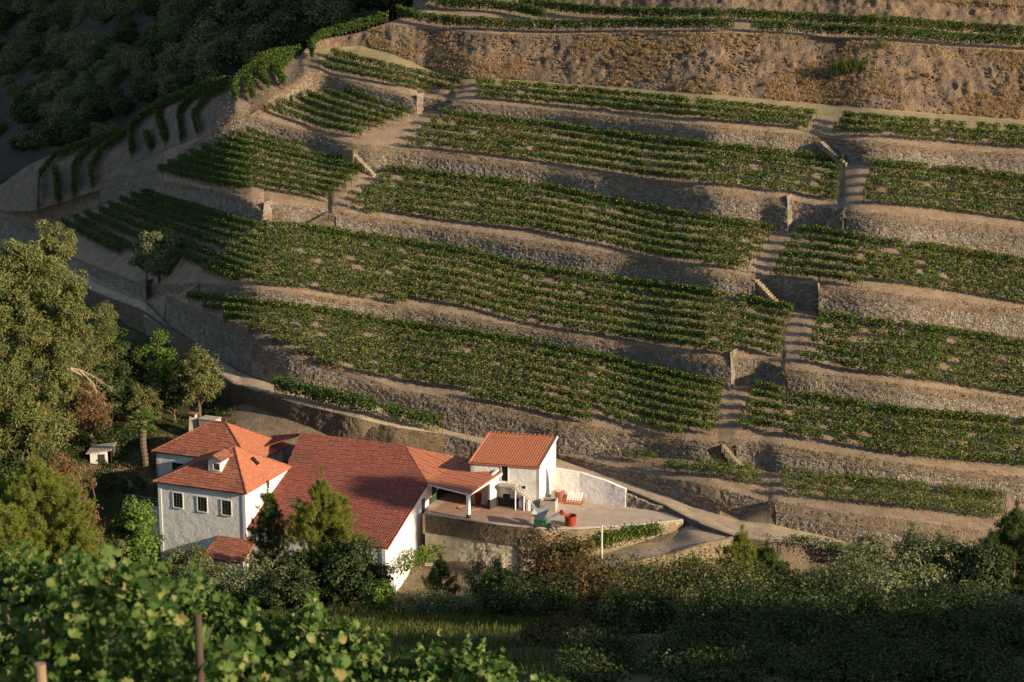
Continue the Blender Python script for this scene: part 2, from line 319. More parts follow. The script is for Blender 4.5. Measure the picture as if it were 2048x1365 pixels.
y0 = np.maximum(YL0(XS), y1 + 2); push(y0, Y1 - np.clip((y0 - y1) * .24, .3, 9), None, 'start', 0)
Zb[0] = HC + Yb[0] * slope_of(y0); push(y1, Y1, HC + Y1 * slope_of(y1), 'road', 4)
def in_rec(k):
    m = np.zeros(NX, bool); f = np.zeros(NX)
    for (a, b, c) in REC[k]:
        q = (XS > a) & (XS < c); m |= q; f = np.where(q, np.clip((XS - b) / max(c - b, 1e-3), 0, 1), f)
    return m, f
WALLS = {}
for k in range(6):
    yb = BASE[k](XS); yc = np.minimum(CREST[k](XS), yb)
    if k == 0: yc = np.where(XS < 1114, yb, yc)
    if k == 1: yb = np.where(XS < 1114, YL1(XS), yb)
    if k == 1: yc = np.where(XS < 330, yb, yc)
    if k > 0: march(yb, TER_T[k - 1] + (R(10) * smooth(480, 250, XS) if k > 3 else 0), 'terrace', 10, 24)
    m, f = in_rec(k); yb = np.minimum(yb, PY[-1]); yc = np.minimum(yc, yb); i0 = len(PY) - 1
    frac = .74 if k > 0 else .5
    march(np.where(m, yb + f * (yc - yb), yb + frac * (yc - yb)), R(82), 'wallback', 1)
    march(np.where(m, np.maximum(PY[-1] - 8, yc), PY[-1]), R(3), 'terrace', 1)
    march(yc, np.where(m, R(83), R(50)), 'bank', 7, 22)
    WALLS[k] = (i0, m)
march(BACK5(XS), np.where(XS < 560, R(30), R(17)) , 'shoulder' , 10, 30)
march(BFOOT(XS), R(9), 'track', 3, 30)
march(BCREST(XS), R(40), 'rough', 64, 30)
march(BACK6(XS), R(9), 'terrace', 4, 30)
wq = smooth(720, 1000, XS)  # unseen hill above the top bench, made steep to shade the ravine
for i, (up, dn) in enumerate([((7, 7.0), (8, -3)), ((40, 60), (45, -30)), ((200, 230), (130, -60))]):
    push(None, Yb[-1] + up[0] * wq + dn[0] * (1 - wq) if i == 0 else Yt + up[0] * wq + dn[0] * (1 - wq), (Zb[-1] if i == 0 else Zt) + up[1] * wq + dn[1] * (1 - wq), 'rough', [44, 8, 6][i])
    if i == 0: Yt, Zt = Yb[-2], Zb[-2]
NB = len(Yb)
YB = np.array(Yb); ZB = np.array(Zb); PYA = np.array(PY[:-3])
XPER = (XS - 1024) / F
def col_x(j, Y, z):
    # x so that the point projects to column XS[j]
    fw = Y * CP - (z - HC) * SP; return fw * XPER[j]
def surf(px, py):
    j = int(np.clip(np.searchsorted(XS, px), 1, NX - 1)); res = []
    for jj in (j - 1, j):
        yy = PYA[:, jj]; i = int(np.clip(np.sum(yy >= py - 1e-9) - 1, 0, len(yy) - 2)); m = float(slope_of(py))
        a, b = (YB[i, jj], ZB[i, jj]), (YB[i + 1, jj], ZB[i + 1, jj]); dY, dZ = b[0] - a[0], b[1] - a[1]; den = dZ - m * dY
        t = 0 if abs(den) < 1e-9 else (HC + m * a[0] - a[1]) / den; res.append(a[0] + np.clip(t, -.3, 1.3) * dY)
    wt = (px - XS[j - 1]) / (XS[j] - XS[j - 1]); wt = min(max(wt, 0), 1)
    if abs(res[0] - res[1]) > 1.2: wt = round(wt)
    return atY(px, py, res[0] * (1 - wt) + res[1] * wt)
# terrain sheet
MATI = {'road': 0, 'terrace': 1, 'wallback': 2, 'bank': 2, 'shoulder': 3, 'track': 4, 'rough': 5}
rowsY, rowsZ, rk = [YB[0]], [ZB[0]], []
for i in range(1, NB):
    for s in range(1, SUB[i] + 1):
        t = s / SUB[i]; rowsY.append(YB[i - 1] * (1 - t) + YB[i] * t); rowsZ.append(ZB[i - 1] * (1 - t) + ZB[i] * t); rk.append((KIND[i], math.sin(math.pi * t), i))
GY, GZ = np.array(rowsY), np.array(rowsZ); GX = (GY * CP - (GZ - HC) * SP) * XPER[None, :]
G = np.stack([GX, GY, GZ], -1)
for r in range(1, len(GY)):
    kd, env, bi = rk[r - 1]; P = G[r]
    if kd == 'bank': d = fbm(P, 1.7, 3) * .15 * env + np.abs(vnoise(P * 3.1)) * .10 * env + fbm(P, .4, 2) * .05 * env
    elif kd == 'rough':
        e = env ** .5 if bi < NB - 3 else min(1.0, env + .2)
        Q = P * np.array([.42, .14, .14]); d = (fbm(Q, 1, 4) * .30 + fbm(P * np.array([1, .5, .5]), 1.2, 4) * .34 + np.abs(vnoise(P * 2.1)) * .25 + vnoise(P * 4.3) * .10) * e
    elif kd == 'wallback': d = np.full(NX, -.25)
    elif kd == 'shoulder': d = fbm(P, .35, 4) * .22 * env
    elif kd == 'terrace': d = fbm(P, .8, 4) * .07 * env
    else: d = fbm(P, .8, 3) * .03 * env
    if kd in ('bank', 'rough'): G[r, :, 1] -= d * .7; G[r, :, 2] += d * .6
    elif kd == 'wallback': G[r, :, 1] -= d
    else: G[r, :, 2] += d
# a skirt under the road edge
sk = G[0].copy(); sk[:, 2] -= 3.0; sk[:, 1] += .3; G = np.concatenate([sk[None], G]); nr = len(G)
idx = np.arange(nr * NX).reshape(nr, NX); Q = np.stack([idx[:-1, :-1], idx[:-1, 1:], idx[1:, 1:], idx[1:, :-1]], -1).reshape(-1, 4)
mi = np.repeat(np.array([2] + [MATI[k[0]] for k in rk]), NX - 1).reshape(nr - 1, NX - 1)
xm = (XS[1:] + XS[:-1]) / 2
for r, (kd, _, bi) in enumerate(rk):
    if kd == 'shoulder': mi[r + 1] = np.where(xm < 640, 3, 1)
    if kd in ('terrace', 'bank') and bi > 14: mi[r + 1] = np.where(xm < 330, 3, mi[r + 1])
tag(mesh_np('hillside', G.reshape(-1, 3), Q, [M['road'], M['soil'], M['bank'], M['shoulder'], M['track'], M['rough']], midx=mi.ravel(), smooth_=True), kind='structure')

# dry stone walls, one thing each
def wall_obj(k, xa, xb, label, recess=False, ends=(), m='stone'):
    i0, mk = WALLS[k]; js = [j for j in range(NX) if xa <= XS[j] <= xb and (mk[j] == recess)]
    if len(js) < 3: return
    i, i2 = (i0 + 2, i0 + 3) if recess else (i0, i0 + 1)
    js = [j for j in js if ZB[i2, j] - ZB[i, j] > .15]
    a = np.stack([[col_x(j, YB[i, j], ZB[i, j]), YB[i, j] - .02, ZB[i, j] - .35] for j in js]); b = np.stack([[col_x(j, YB[i2, j], ZB[i2, j]), YB[i2, j] - .02, ZB[i2, j] + .03] for j in js])
    seg = np.r_[0, np.cumsum(np.linalg.norm(np.diff(a, axis=0), axis=1))]; n = max(3, int(seg[-1] / .22)); q = np.linspace(0, seg[-1], n)
    A = np.stack([np.interp(q, seg, a[:, c]) for c in range(3)], -1); B = np.stack([np.interp(q, seg, b[:, c]) for c in range(3)], -1)
    h = int(max(3, np.mean(B[:, 2] - A[:, 2]) / .2)); rows = []
    for r in range(h + 1):
        t = r / h; P = A * (1 - t) + B * t; d = vnoise(P * np.array([3.3, 3.3, 4.6])) * .10 + fbm(P, .5, 2) * .04; P = P.copy(); P[:, 1] -= .06 + d; P[:, 2] += vnoise(P * 2.7 + 9) * .03 * (1 + 2 * (r == h)); rows.append(P)
    cap = rows[-1].copy(); cap[:, 1] += .55; cap[:, 2] += .02; rows.append(cap); bk = rows[-1].copy(); bk[:, 2] = A[:, 2]; bk[:, 1] = np.maximum(bk[:, 1], A[:, 1] + .6); rows.append(bk)
    V = np.stack(rows); nr_, nc = V.shape[:2]; ii = np.arange(nr_ * nc).reshape(nr_, nc); q4 = [np.stack([ii[:-1, :-1], ii[:-1, 1:], ii[1:, 1:], ii[1:, :-1]], -1).reshape(-1, 4)]
    V = V.reshape(-1, 3); extra = []
    for e in ends:   # a stone return running back into the hill at one end
        c = 0 if e[0] == 'l' else nc - 1; L = e[1]; up = e[2]; prof = [V[ii[r, c]] for r in range(h + 1)]; top = prof[-1] + np.array([0, up * .9, up]); prof = prof + [top]
        u = np.array([math.sin(R(27)), math.cos(R(27)), 0]); base_i = len(V) + sum(len(x) for x in extra); grid = []
        for s in range(9):
            for p in prof: pp = p + u * L * s / 8; pp = pp + np.array([vnoise(pp * 3.3) * .06, 0, 0]); grid.append(pp)
        extra.append(np.array(grid)); np_ = len(prof)
        f = [(base_i + s * np_ + r, base_i + (s + 1) * np_ + r, base_i + (s + 1) * np_ + r + 1, base_i + s * np_ + r + 1) for s in range(8) for r in range(np_ - 1)]
        q4.append(np.array(f if e[0] == 'r' else [x[::-1] for x in f]))
    V = np.concatenate([V] + extra); q4 = np.concatenate(q4)
    o = mesh_np('terrace_wall', V, q4, M[m], origin=A[len(A) // 2]); tag(o, label, 'retaining wall', 'dry stone terrace walls', 'thing')
ordw = ['first', 'second', 'third', 'fourth', 'fifth', 'sixth']
wall_obj(0, 1100, 1440, 'low stone wall along the upper side of the road beside the small shed')
wall_obj(0, 1440, 1552, 'short shaded stone wall set back where the path meets the dirt road', True)
wall_obj(0, 1484, 2004, 'stone wall above the road right of the path, ending in a sunlit corner', False, [('r', 3.0, 1.5)])
wall_obj(1, 330, 1446, 'long stone wall above the dirt road, lowest one under the vines')
wall_obj(1, 1470, 2700, 'lowest wall right of the footpath, above the small block of vines')
wall_obj(2, -200, 292, 'shaded stone wall above the road at the far left, below the olive tree', False, [('r', 2.4, 1.2)])
wall_obj(2, 292, 399, 'short wall behind the ramp beside the olive tree', True)
wall_obj(2, 358, 1462, 'second long wall above the house, ending in a bright sunlit corner', False, [('r', 2.6, 1.6)])
wall_obj(2, 1462, 1574, 'wall at the back of the lower ramp beside the right footpath', True)
wall_obj(2, 1524, 2700, 'second wall up on the right side of the footpath, sloping at its left end')
wall_obj(3, 200, 527, 'dark shaded third wall on the left shoulder, with a square corner', False, [('r', 2.4, 1.2)])
wall_obj(3, 527, 671, 'wall behind the left ramp with pale lichen at its top', True)
wall_obj(3, 604, 1510, 'third long wall up, ending at the middle stone stairs')
wall_obj(3, 1510, 1637, 'shaded recessed wall right of the middle stone stairs', True)
wall_obj(3, 1637, 2700, 'third wall up on the right, with a dark square left corner', False, [('l', 2.4, 1.2)])
wall_obj(4, 330, 690, 'shaded fourth wall on the left shoulder ending at a stair block')
wall_obj(4, 690, 1575, 'tall lichen covered fourth wall ending in the highest sunlit corner', False, [('r', 2.6, 1.6)])
wall_obj(4, 1575, 1692, 'wall at the back of the upper ramp beside the right footpath', True)
wall_obj(4, 1638, 2700, 'fourth wall up on the right, pale lichen below its crest')
wall_obj(5, 560, 834, 'shaded top wall on the left shoulder below three dense vine rows', False, [('r', 2.2, 1.0)])
wall_obj(5, 834, 910, 'short wall behind the highest ramp on the left', True)
wall_obj(5, 881, 1650, 'highest long stone wall, pale grey along its whole length')
wall_obj(5, 1650, 2700, 'highest stone wall right of the uppermost stairs')

# stone stairs
def stairs(pb, pt, n, wd, label):
    a, b = surf(*pb), surf(*pt); b = b.copy(); mb = MB(); u = unit((b - a)[:2])
    for i in range(n):
        t = (i + .5) / n; p = a + (b - a) * t; top = a[2] + (b[2] - a[2]) * (i + 1) / n; L = np.linalg.norm((b - a)[:2]) / n * 1.25; bot = a[2] - .4 if i < 3 else top - .9
        mb.box((p[0] - .12 + random.uniform(-.03, .03), p[1] - .85 + random.uniform(-.05, .05), (top + bot) / 2 - .05), L, wd * random.uniform(.9, 1.1), top - bot + random.uniform(-.04, .04), u)
    tag(mb.build('stone_stairs', M['stair_stone'], origin=a), label, 'stairs', 'stone stairs up the terrace walls')
stairs((1571, 621), (1511, 556), 15, .9, 'stone stairs climbing the third wall beside the shaded recess')
stairs((1693, 326), (1640, 281), 12, .9, 'uppermost stone stairs climbing to the highest terrace of vines')
stairs((1484, 929), (1446, 886), 11, 1.0, 'worn lowest stone stairs above the narrow vine strip by the road')
stairs((751, 349), (706, 303), 12, 1.0, 'stone stairs on the left descending from a square stair block')
pa, pb_ = surf(690, 329), surf(722, 333); mb = MB(); ztop = surf(703, 296)[2]; c = (pa + pb_) / 2; mb.box((c[0] - .3, c[1] - .3, (ztop + pa[2]) / 2 - .3), 2.1, 2.0, ztop - pa[2] + .5, (math.cos(.5), -math.sin(.5)))
tag(mb.build('stair_block', M['stone_brown'], origin=c), 'square stone block at the head of the left stairs', 'wall', None, 'thing')

# ------------------------------------------------------------------ lower ground
PLAT = [at(x, y, 0) for (x, y) in ((850, 1031), (930, 1042), (1000, 1052), (1080, 1060), (1150, 1061), (1250, 1055), (1330, 1048), (1366, 1044))]
cp = []
for X in (-140, -90, -45, -15, 15, 45, 62, 85, 102, 140, 185):
    tl = 0 if X < 62 else min(11.5, (X - 62) * .42)  # unseen rise off to the right, raised to shade the near slope
    for (Y, z) in ((-40, 80), (-12, 75.5), (4, 73.2), (12, 70.2), (20, 65.5), (32, 59), (60, 48.5), (90, 36), (130, 21.5), (160, 10.5), (183, 2.5), (198, -4.5), (208, -8)): cp.append((X, Y, z + tl * (1 + .38 * (25 < Y < 115)) * (1 + .28 * math.sin(Y * .11 + X * .07))))
for (x, y, z) in ((300, 1100, -7), (430, 1110, -7), (560, 1130, -7), (700, 1150, -7.3), (860, 1165, -7.4), (980, 1175, -7.2), (1090, 1185, -6.8), (1250, 1150, -4.4), (1330, 1140, -3.6), (1380, 1115, -2.7), (1440, 1085, -1.1), (1410, 1050, -.35), (1380, 1060, -.8), (1440, 1062, -.5), (1480, 1130, -3.2), (1600, 1160, -4.6), (1740, 1165, -4.6), (1900, 1170, -4.8), (2100, 1190, -5),
                  (100, 1060, -5), (200, 1020, -3.5), (250, 965, -.3), (280, 930, 0), (180, 950, -.2), (60, 960, 1), (0, 1000, 0), (-150, 1000, 0)): cp.append(tuple(at(x, y, z)))
for (x, y, z) in ((100, 850, 3.0), (200, 850, 2.8), (300, 860, 2.2), (400, 850, 2.0), (480, 850, 3.2), (560, 858, 3.3), (680, 872, 2.8), (790, 890, 2.0), (880, 905, .9), (0, 800, 3.4), (-150, 780, 3.6), (100, 760, 3.8), (230, 780, 3.6), (330, 800, 3.6), (420, 815, 3.4), (200, 690, 3.8), (300, 735, 4.2), (60, 690, 3.6), (-100, 650, 2.5), (1000, 960, 0), (900, 990, -.4), (1080, 1000, -.4), (1200, 1030, -.4), (1000, 1035, -.4), (1300, 1025, -.3)): cp.append(tuple(at(x, y, z)))
for x in range(-300, 2600, 90):
    Yl = float(np.interp(x, XS, YB[0])); zl = float(np.interp(x, XS, ZB[0])); 
    drop = 1.0 if x > 1300 or x < 100 else 1.8
    cp.append((xof(x, YL0(x), Yl + 2), Yl + 2, zl - drop)); cp.append((xof(x, YL0(x), Yl + 14), Yl + 14, zl - 2.5))
cp = np.array(cp); ctr = cp[:, :2]
Dm = np.linalg.norm(ctr[:, None] - ctr[None], axis=2); Aw = np.linalg.solve(-Dm + np.eye(len(cp)) * -.4, cp[:, 2] - 20)
def gz(X, Y):
    p = np.stack([np.atleast_1d(X), np.atleast_1d(Y)], -1).astype(float); d = np.linalg.norm(p[:, None] - ctr[None], axis=2); r = 20 - d @ Aw
    return r if np.ndim(X) else float(r[0])
gxs = np.arange(-150, 190, 1.6); gys = np.r_[np.arange(-40, 10, 3.0), np.arange(10, 420, 1.6)]
GXX, GYY = np.meshgrid(gxs, gys); Z = gz(GXX.ravel(), GYY.ravel()); P = np.stack([GXX.ravel(), GYY.ravel(), Z], -1)
P[:, 2] += fbm(P, .12, 3) * .35 * smooth(30, 60, P[:, 1]) * (1 - .8 * smooth(205, 215, P[:, 1])) + fbm(P, .7, 3) * .10
# keep below road and platform
nx, ny = len(gxs), len(gys); idx = np.arange(nx * ny).reshape(ny, nx); Q = np.stack([idx[:-1, :-1], idx[:-1, 1:], idx[1:, 1:], idx[1:, :-1]], -1).reshape(-1, 4)
fc = P[Q].mean(1); yard = ((fc[:, 1] > 213) & (fc[:, 0] > -46) & (fc[:, 1] < 262 + fbm(fc, .15, 2) * 5) & (fc[:, 0] + fbm(fc, .2, 2) * 6 > -40 + .0 * fc[:, 1])) | ((fc[:, 0] > 2) & (fc[:, 1] > 208))
tag(mesh_np('ground', P, Q, [M['scrub'], M['bank']], midx=yard.astype(int), smooth_=True), kind='structure')
# ravine side beyond the shoulder
fx = np.arange(-330, -14, 4.0); fy = np.arange(300, 800, 4.0); FX, FY = np.meshgrid(fx, fy)
def fz(X, Y):
    X = np.asarray(X, float); Y = np.asarray(Y, float)
    return 20 + (Y - 400) * np.where(Y < 400, 1.1, .24) + .70 * np.minimum(X + 82, 42) + np.clip(Y - 700, 0, 300) * .6
FZ = fz(FX, FY); P = np.stack([FX.ravel(), FY.ravel(), FZ.ravel()], -1); P[:, 2] += fbm(P, .03, 4) * 3
ny, nx = FX.shape; idx = np.arange(nx * ny).reshape(ny, nx); Q = np.stack([idx[:-1, :-1], idx[:-1, 1:], idx[1:, 1:], idx[1:, :-1]], -1).reshape(-1, 4)
tag(mesh_np('ravine_hillside', P, Q, M['forest_floor'], smooth_=True), kind='structure')

def ground_hit(px, py, f=None, Y0=60, Y1=430):
    f = f or gz; p = None
    for Y in np.arange(Y0, Y1, .7):
        p = atY(px, py, Y)
        if p[2] <= f(p[0], Y): return p
    return p
# ------------------------------------------------------------------ leaves
def cards(C, D, S, asp=.7, fold=.25, rng=RNG):
    """diamond leaf cards: centres C, pointing directions D, sizes S"""
    n = len(C); D = D / (np.linalg.norm(D, axis=1, keepdims=True) + 1e-9); r = rng.normal(size=(n, 3)); a = np.cross(D, r); a /= (np.linalg.norm(a, axis=1, keepdims=True) + 1e-9)
    nn = np.cross(D, a); S = np.asarray(S).reshape(-1, 1) * np.ones((n, 1)); h = S * .5
    V = np.stack([C - D * h, C + a * h * asp + nn * h * fold, C + D * h, C - a * h * asp + nn * h * fold], 1).reshape(-1, 3)
    return V, np.arange(4 * n).reshape(n, 4)
def cards_n(C, Nn, S, asp=.7, fold=.2):
    """leaf cards lying across the given normals, so a clump has a lit and a shaded side"""
    n = len(C); Nn = Nn / (np.linalg.norm(Nn, axis=1, keepdims=True) + 1e-9); r = RNG.normal(size=(n, 3)); D = np.cross(Nn, r); D /= (np.linalg.norm(D, axis=1, keepdims=True) + 1e-9); a = np.cross(D, Nn)
    S = np.asarray(S).reshape(-1, 1) * np.ones((n, 1)); h = S * .5; V = np.stack([C - D * h, C + a * h * asp + Nn * h * fold, C + D * h, C - a * h * asp + Nn * h * fold], 1).reshape(-1, 3)
    return V, np.arange(4 * n).reshape(n, 4)
def vine_foliage(line, dens, h0, h1, wid, gap, size, plant=1.0, lean=.1, tall=0):
    """leaf centres along a trellised row (list of 3D ground points)"""
    line = np.asarray(line); seg = np.r_[0, np.cumsum(np.linalg.norm(np.diff(line, axis=0), axis=1))]; L = seg[-1]
    if L < .6: return None
    npl = max(1, int(L / plant)); ps = (np.arange(npl) + .5) / npl * L + RNG.normal(0, .10, npl); keep = RNG.random(npl) > gap; ps = ps[keep]
    if len(ps) == 0: ps = np.array([L / 2])
    vig = np.clip(RNG.normal(1, .22, len(ps)), .5, 1.5); cnt = np.maximum(6, (dens * plant * vig)).astype(int); pid = np.repeat(np.arange(len(ps)), cnt); n = len(pid)
    s = ps[pid] + np.clip(RNG.normal(0, .36 * plant, n), -1.1 * plant, 1.1 * plant); s = np.clip(s, 0, L)
    P = np.stack([np.interp(s, seg, line[:, c]) for c in range(3)], -1); t = RNG.beta(1.7, 1.15, n)
    top = h1 * (.85 + .15 * vig[pid]) * (1 + .05 * np.sin(s * 2.1 + pid)); lo_ = (h0 + (.38 * RNG.random(len(ps)) ** .7) * (0 if tall else 1))[pid]; z = lo_ + (top - lo_) * t; tang = unit((line[-1] - line[0])[:2]); nor = np.array([-tang[1], tang[0]])
    o = RNG.normal(0, wid * .5, n) * (.7 + .5 * t); P[:, :2] += o[:, None] * nor; P[:, 2] += z
    Nn = RNG.normal(size=(n, 3)) * .7; Nn[:, 2] += .45 + .5 * t; Nn[:, :2] += (np.sign(o) * .5)[:, None] * nor
    V, Q = cards_n(P, Nn, size * RNG.uniform(.7, 1.35, n), .85, .3)
    mb = MB()
    for p in ps[:: (1 if L < 200 else 2)]:
        b = np.array([np.interp(p, seg, line[:, c]) for c in range(3)]); k = random.uniform(-.15, .15); mb.tube([b - [0, 0, .1], b + [k, 0, .35], b + [k * 2.2, 0, .85]], [.045, .04, .025], 4, False)
    SV = np.array(mb.v); SF = np.array([f for f in mb.f if len(f) == 4]) + len(V)
    return np.concatenate([V, SV]), np.concatenate([Q, SF]), np.r_[np.zeros(len(Q), int), np.ones(len(SF), int)]
def post_mb(p, h, r=.05, lean=(0, 0)):
    mb = MB(); mb.tube([np.array(p) - [0, 0, .3], np.array(p) + [lean[0], lean[1], h]], r, 6); return mb
NROW = 0
def vine_row(pts, label, group, dense=False, size=.2, h1=1.32, posts='both', dens=None, gap=None, wid=None):
    global NROW
    line = np.array(pts); NROW += 1
    if dense: r = vine_foliage(line, dens or 150, .30, h1, wid or .5, .0 if gap is None else gap, size, .8)
    else: r = vine_foliage(line, dens or 132, .28, h1, wid or .60, .05 if gap is None else gap, size, 1.05)
    if r is None: return
    o0 = line[0]; root = empty('vine_row', o0, label, 'vine row', group)
    f = mesh_np('foliage', r[0] - o0, r[1], [M['hedge' if dense else 'vine'], M['bark']], root, r[2])
    tang = unit(line[-1] - line[0]) * .35
    for p, sg in ((line[0], -1), (line[-1], 1)):
        if posts == 'both' or (posts == 'start' and sg < 0): post_mb(p - o0, h1 + .15, .045, (tang[0] * sg * .8, 0)).build('post', M['wood_d'], root)
    return root
def cnt(i, n): return ['front', 'second', 'third', 'fourth', 'fifth', 'sixth', 'seventh', 'eighth', 'ninth'][i]
# block rows run parallel to the wall behind them and are cut by the front edge of the terrace
LEFTB = {1: lambda y, yb: 372 if y - yb < 14 else 372 + (y - yb - 10) * 2.7, 2: lambda y, yb: 532 - (y - yb) * .95, 3: lambda y, yb: 772 - (y - yb) * .9, 4: lambda y, yb: 882 - (y - yb) * 1.0, 5: lambda y, yb: 950}
PATHL = {0: poly([(960, 1525), (1010, 1532)]), 1: poly([(760, 1452), (880, 1432)]), 2: poly([(610, 1590), (720, 1562)]), 3: poly([(450, 1560), (545, 1500)]), 4: poly([(320, 1690), (395, 1676)]), 5: poly([(230, 1640), (270, 1612)])}
PATHR = {0: poly([(940, 1556), (1000, 1566)]), 1: poly([(780, 1506), (870, 1470)]), 2: poly([(630, 1640), (735, 1598)]), 3: poly([(460, 1600), (550, 1540)]), 4: poly([(330, 1742), (420, 1720)]), 5: poly([(228, 1690), (275, 1664)])}
names = {0: 'the narrow strip above the road', 1: 'the lowest terrace', 2: 'the second terrace', 3: 'the third terrace', 4: 'the fourth terrace', 5: 'the highest walled terrace'}
YBK = {1: BASE[2], 2: BASE[3], 3: BASE[4], 4: BASE[5], 5: BACK5}
def seq(xa, xb, fy, step=22):
    n = max(2, int(abs(xb - xa) / step) + 1); return [surf(x, float(fy(x))) for x in np.linspace(xa, xb, n)]
SPC = {1: 18.0, 2: 17.2, 3: 16.4, 4: 16.6, 5: 12.5}
for k in (1, 2, 3, 4, 5):
    i = 0
    for j in range(9):
        off = 6 + SPC[k] * j if k < 5 else 6 + SPC[k] * j; f = lambda x, o=off: YBK[k](x) + o * (1 + .00012 * (x - 1100)); g = lambda x: CREST[k](x) - 2
        xq = np.arange(360, 1720, 6.0); ok = f(xq) < g(xq)
        xl = [x for x in xq if x > LEFTB[k](float(f(x)), float(YBK[k](x)))]
        if not xl: continue
        x0 = xl[0]; xe = [x for x in xq if x < PATHL[k](float(f(x)))][-1]; xs_ok = [x for x in xq if x0 <= x <= xe and f(x) < g(x)]
        if len(xs_ok) < 12: continue
        vine_row(seq(xs_ok[0], xs_ok[-1], f), f'long vine row, {cnt(j, 9) if j else "first"} from the back of {names[k]}, left of the footpath', 'vine rows between the two flights of paths', h1=1.62 if k < 5 else 1.5, size=.26)
    for j in range(8):
        off = 6 + SPC[k] * j if k < 5 else 6 + SPC[k] * j; f = lambda x, o=off: YBK[k](x) + o * (1 + .00012 * (x - 1100)); xq = np.arange(1440, 2280, 6.0)
        xs_ok = [x for x in xq if x > PATHR[k](float(f(x))) and f(x) < CREST[k](x) - 2]
        if len(xs_ok) < 25: continue
        vine_row(seq(xs_ok[0], xs_ok[-1], f), f'vine row, {cnt(j, 9) if j else "first"} from the back of {names[k]}, right of the footpath', 'vine rows right of the footpath', h1=1.62, size=.26)
for j in range(4):
    f = lambda x, o=12 + 17.5 * j: BASE[1](x) + o - .012 * (x - 1560); xq = np.arange(1540, 2010, 6.0); xs_ok = [x for x in xq if x > PATHR[0](float(f(x))) and f(x) < CREST[0](x) - 4]
    if len(xs_ok) > 12: vine_row(seq(xs_ok[0], xs_ok[-1], f), f'bushy vine row, {cnt(j, 9) if j else "first"} from the back of the roadside strip, right of the path', 'vine rows above the road', h1=1.7, dens=170, wid=.7)
for (xa, ya, xb, yb, lab) in ((1246, 922, 1312, 928, 'small lone pair of vines on the strip above the road'), (1330, 943, 1408, 955, 'short vine row in the middle of the strip above the road'), (1390, 938, 1522, 962, 'upper short vine row next to the path on the strip above the road'), (1418, 957, 1524, 974, 'lower short vine row next to the path on the strip above the road')):
    vine_row([surf(xa + (xb - xa) * t, ya + (yb - ya) * t) for t in np.linspace(0, 1, 5)], lab, 'vine rows above the road', h1=1.7, dens=180, gap=.03, wid=.8)
# trimmed rows of the left blocks, traced end to end
def traced(rows, where, group, dense=True, **kw):
    for i, r in enumerate(rows):
        x0, y0, x1, y1 = r; bend = kw.get('bend', 0)
        pts = [surf(x0 + (x1 - x0) * t, y0 + (y1 - y0) * t + bend * math.sin(math.pi * t)) for t in np.linspace(0, 1, 9)]
        vine_row(pts, f'trimmed vine row, {cnt(i, 9) if i else "first"} from the front, {where}', group, dense, h1=kw.get('h1', 1.7), size=kw.get('size', .23))
traced([(638, 138, 860, 189), (652, 128, 907, 189), (664, 116, 922, 177)], 'on the highest walled terrace, left shoulder', 'trimmed vine rows on the left shoulder', h1=1.7, bend=2)
traced([(537, 227, 722, 279), (564, 217, 740, 267), (592, 206, 765, 259), (612, 198, 785, 252), (650, 192, 803, 245), (690, 190, 820, 236)], 'on the fourth terrace, left shoulder', 'trimmed vine rows on the left shoulder', bend=3)
traced([(320, 347, 500, 386), (338, 338, 662, 406), (360, 328, 668, 395), (382, 318, 690, 386), (406, 308, 702, 374), (432, 299, 714, 362), (458, 290, 724, 350), (476, 281, 690, 335), (494, 273, 610, 304)], 'on the third terrace, left shoulder', 'trimmed vine rows on the left shoulder', bend=4)
traced([(125, 453, 240, 513), (150, 446, 330, 539), (172, 438, 412, 541), (200, 430, 432, 524), (220, 420, 452, 504), (243, 411, 476, 489), (264, 402, 496, 476), (286, 396, 518, 466)], 'on the terrace around the olive tree', 'trimmed vine rows on the left shoulder', bend=2)
CUR = [[(472, 204), (466, 178), (498, 149), (527, 124), (600, 110)], [(507, 204), (495, 168), (510, 150)], [(539, 181), (519, 158), (536, 140), (583, 116)], [(568, 175), (554, 152), (580, 124)],
       [(265, 313), (261, 268), (293, 236), (337, 210), (410, 184), (454, 172)], [(302, 304), (293, 275)], [(331, 289), (316, 238)], [(363, 286), (356, 236), (381, 204), (440, 178)], [(396, 272), (387, 244), (410, 206), (451, 180)],
       [(77, 424), (79, 360), (111, 318), (176, 294), (243, 272)], [(118, 412), (113, 348)], [(149, 395), (149, 342), (176, 306), (200, 290)], [(186, 377), (182, 344), (205, 308), (252, 274)]]
CL = ['outermost', 'second', 'third', 'innermost', 'outermost', 'short second', 'middle', 'fourth', 'innermost', 'outermost', 'short second', 'third', 'innermost']
for i, c in enumerate(CUR):
    c = np.array(c, float) + [0, 5]; s = np.r_[0, np.cumsum(np.linalg.norm(np.diff(c, axis=0), axis=1))]; q = np.linspace(0, s[-1], max(6, int(s[-1] / 7)))
    pts = [surf(np.interp(a, s, c[:, 0]), np.interp(a, s, c[:, 1])) for a in q]
    bench = 'upper bench' if i < 4 else 'middle bench' if i < 9 else 'lowest bench'
    vine_row(pts, f'{CL[i]} vine row curving over the {bench} of the shaded shoulder', 'curved vine rows on the shoulder', True, h1=2.2, posts='start', wid=.65, dens=260, size=.28)
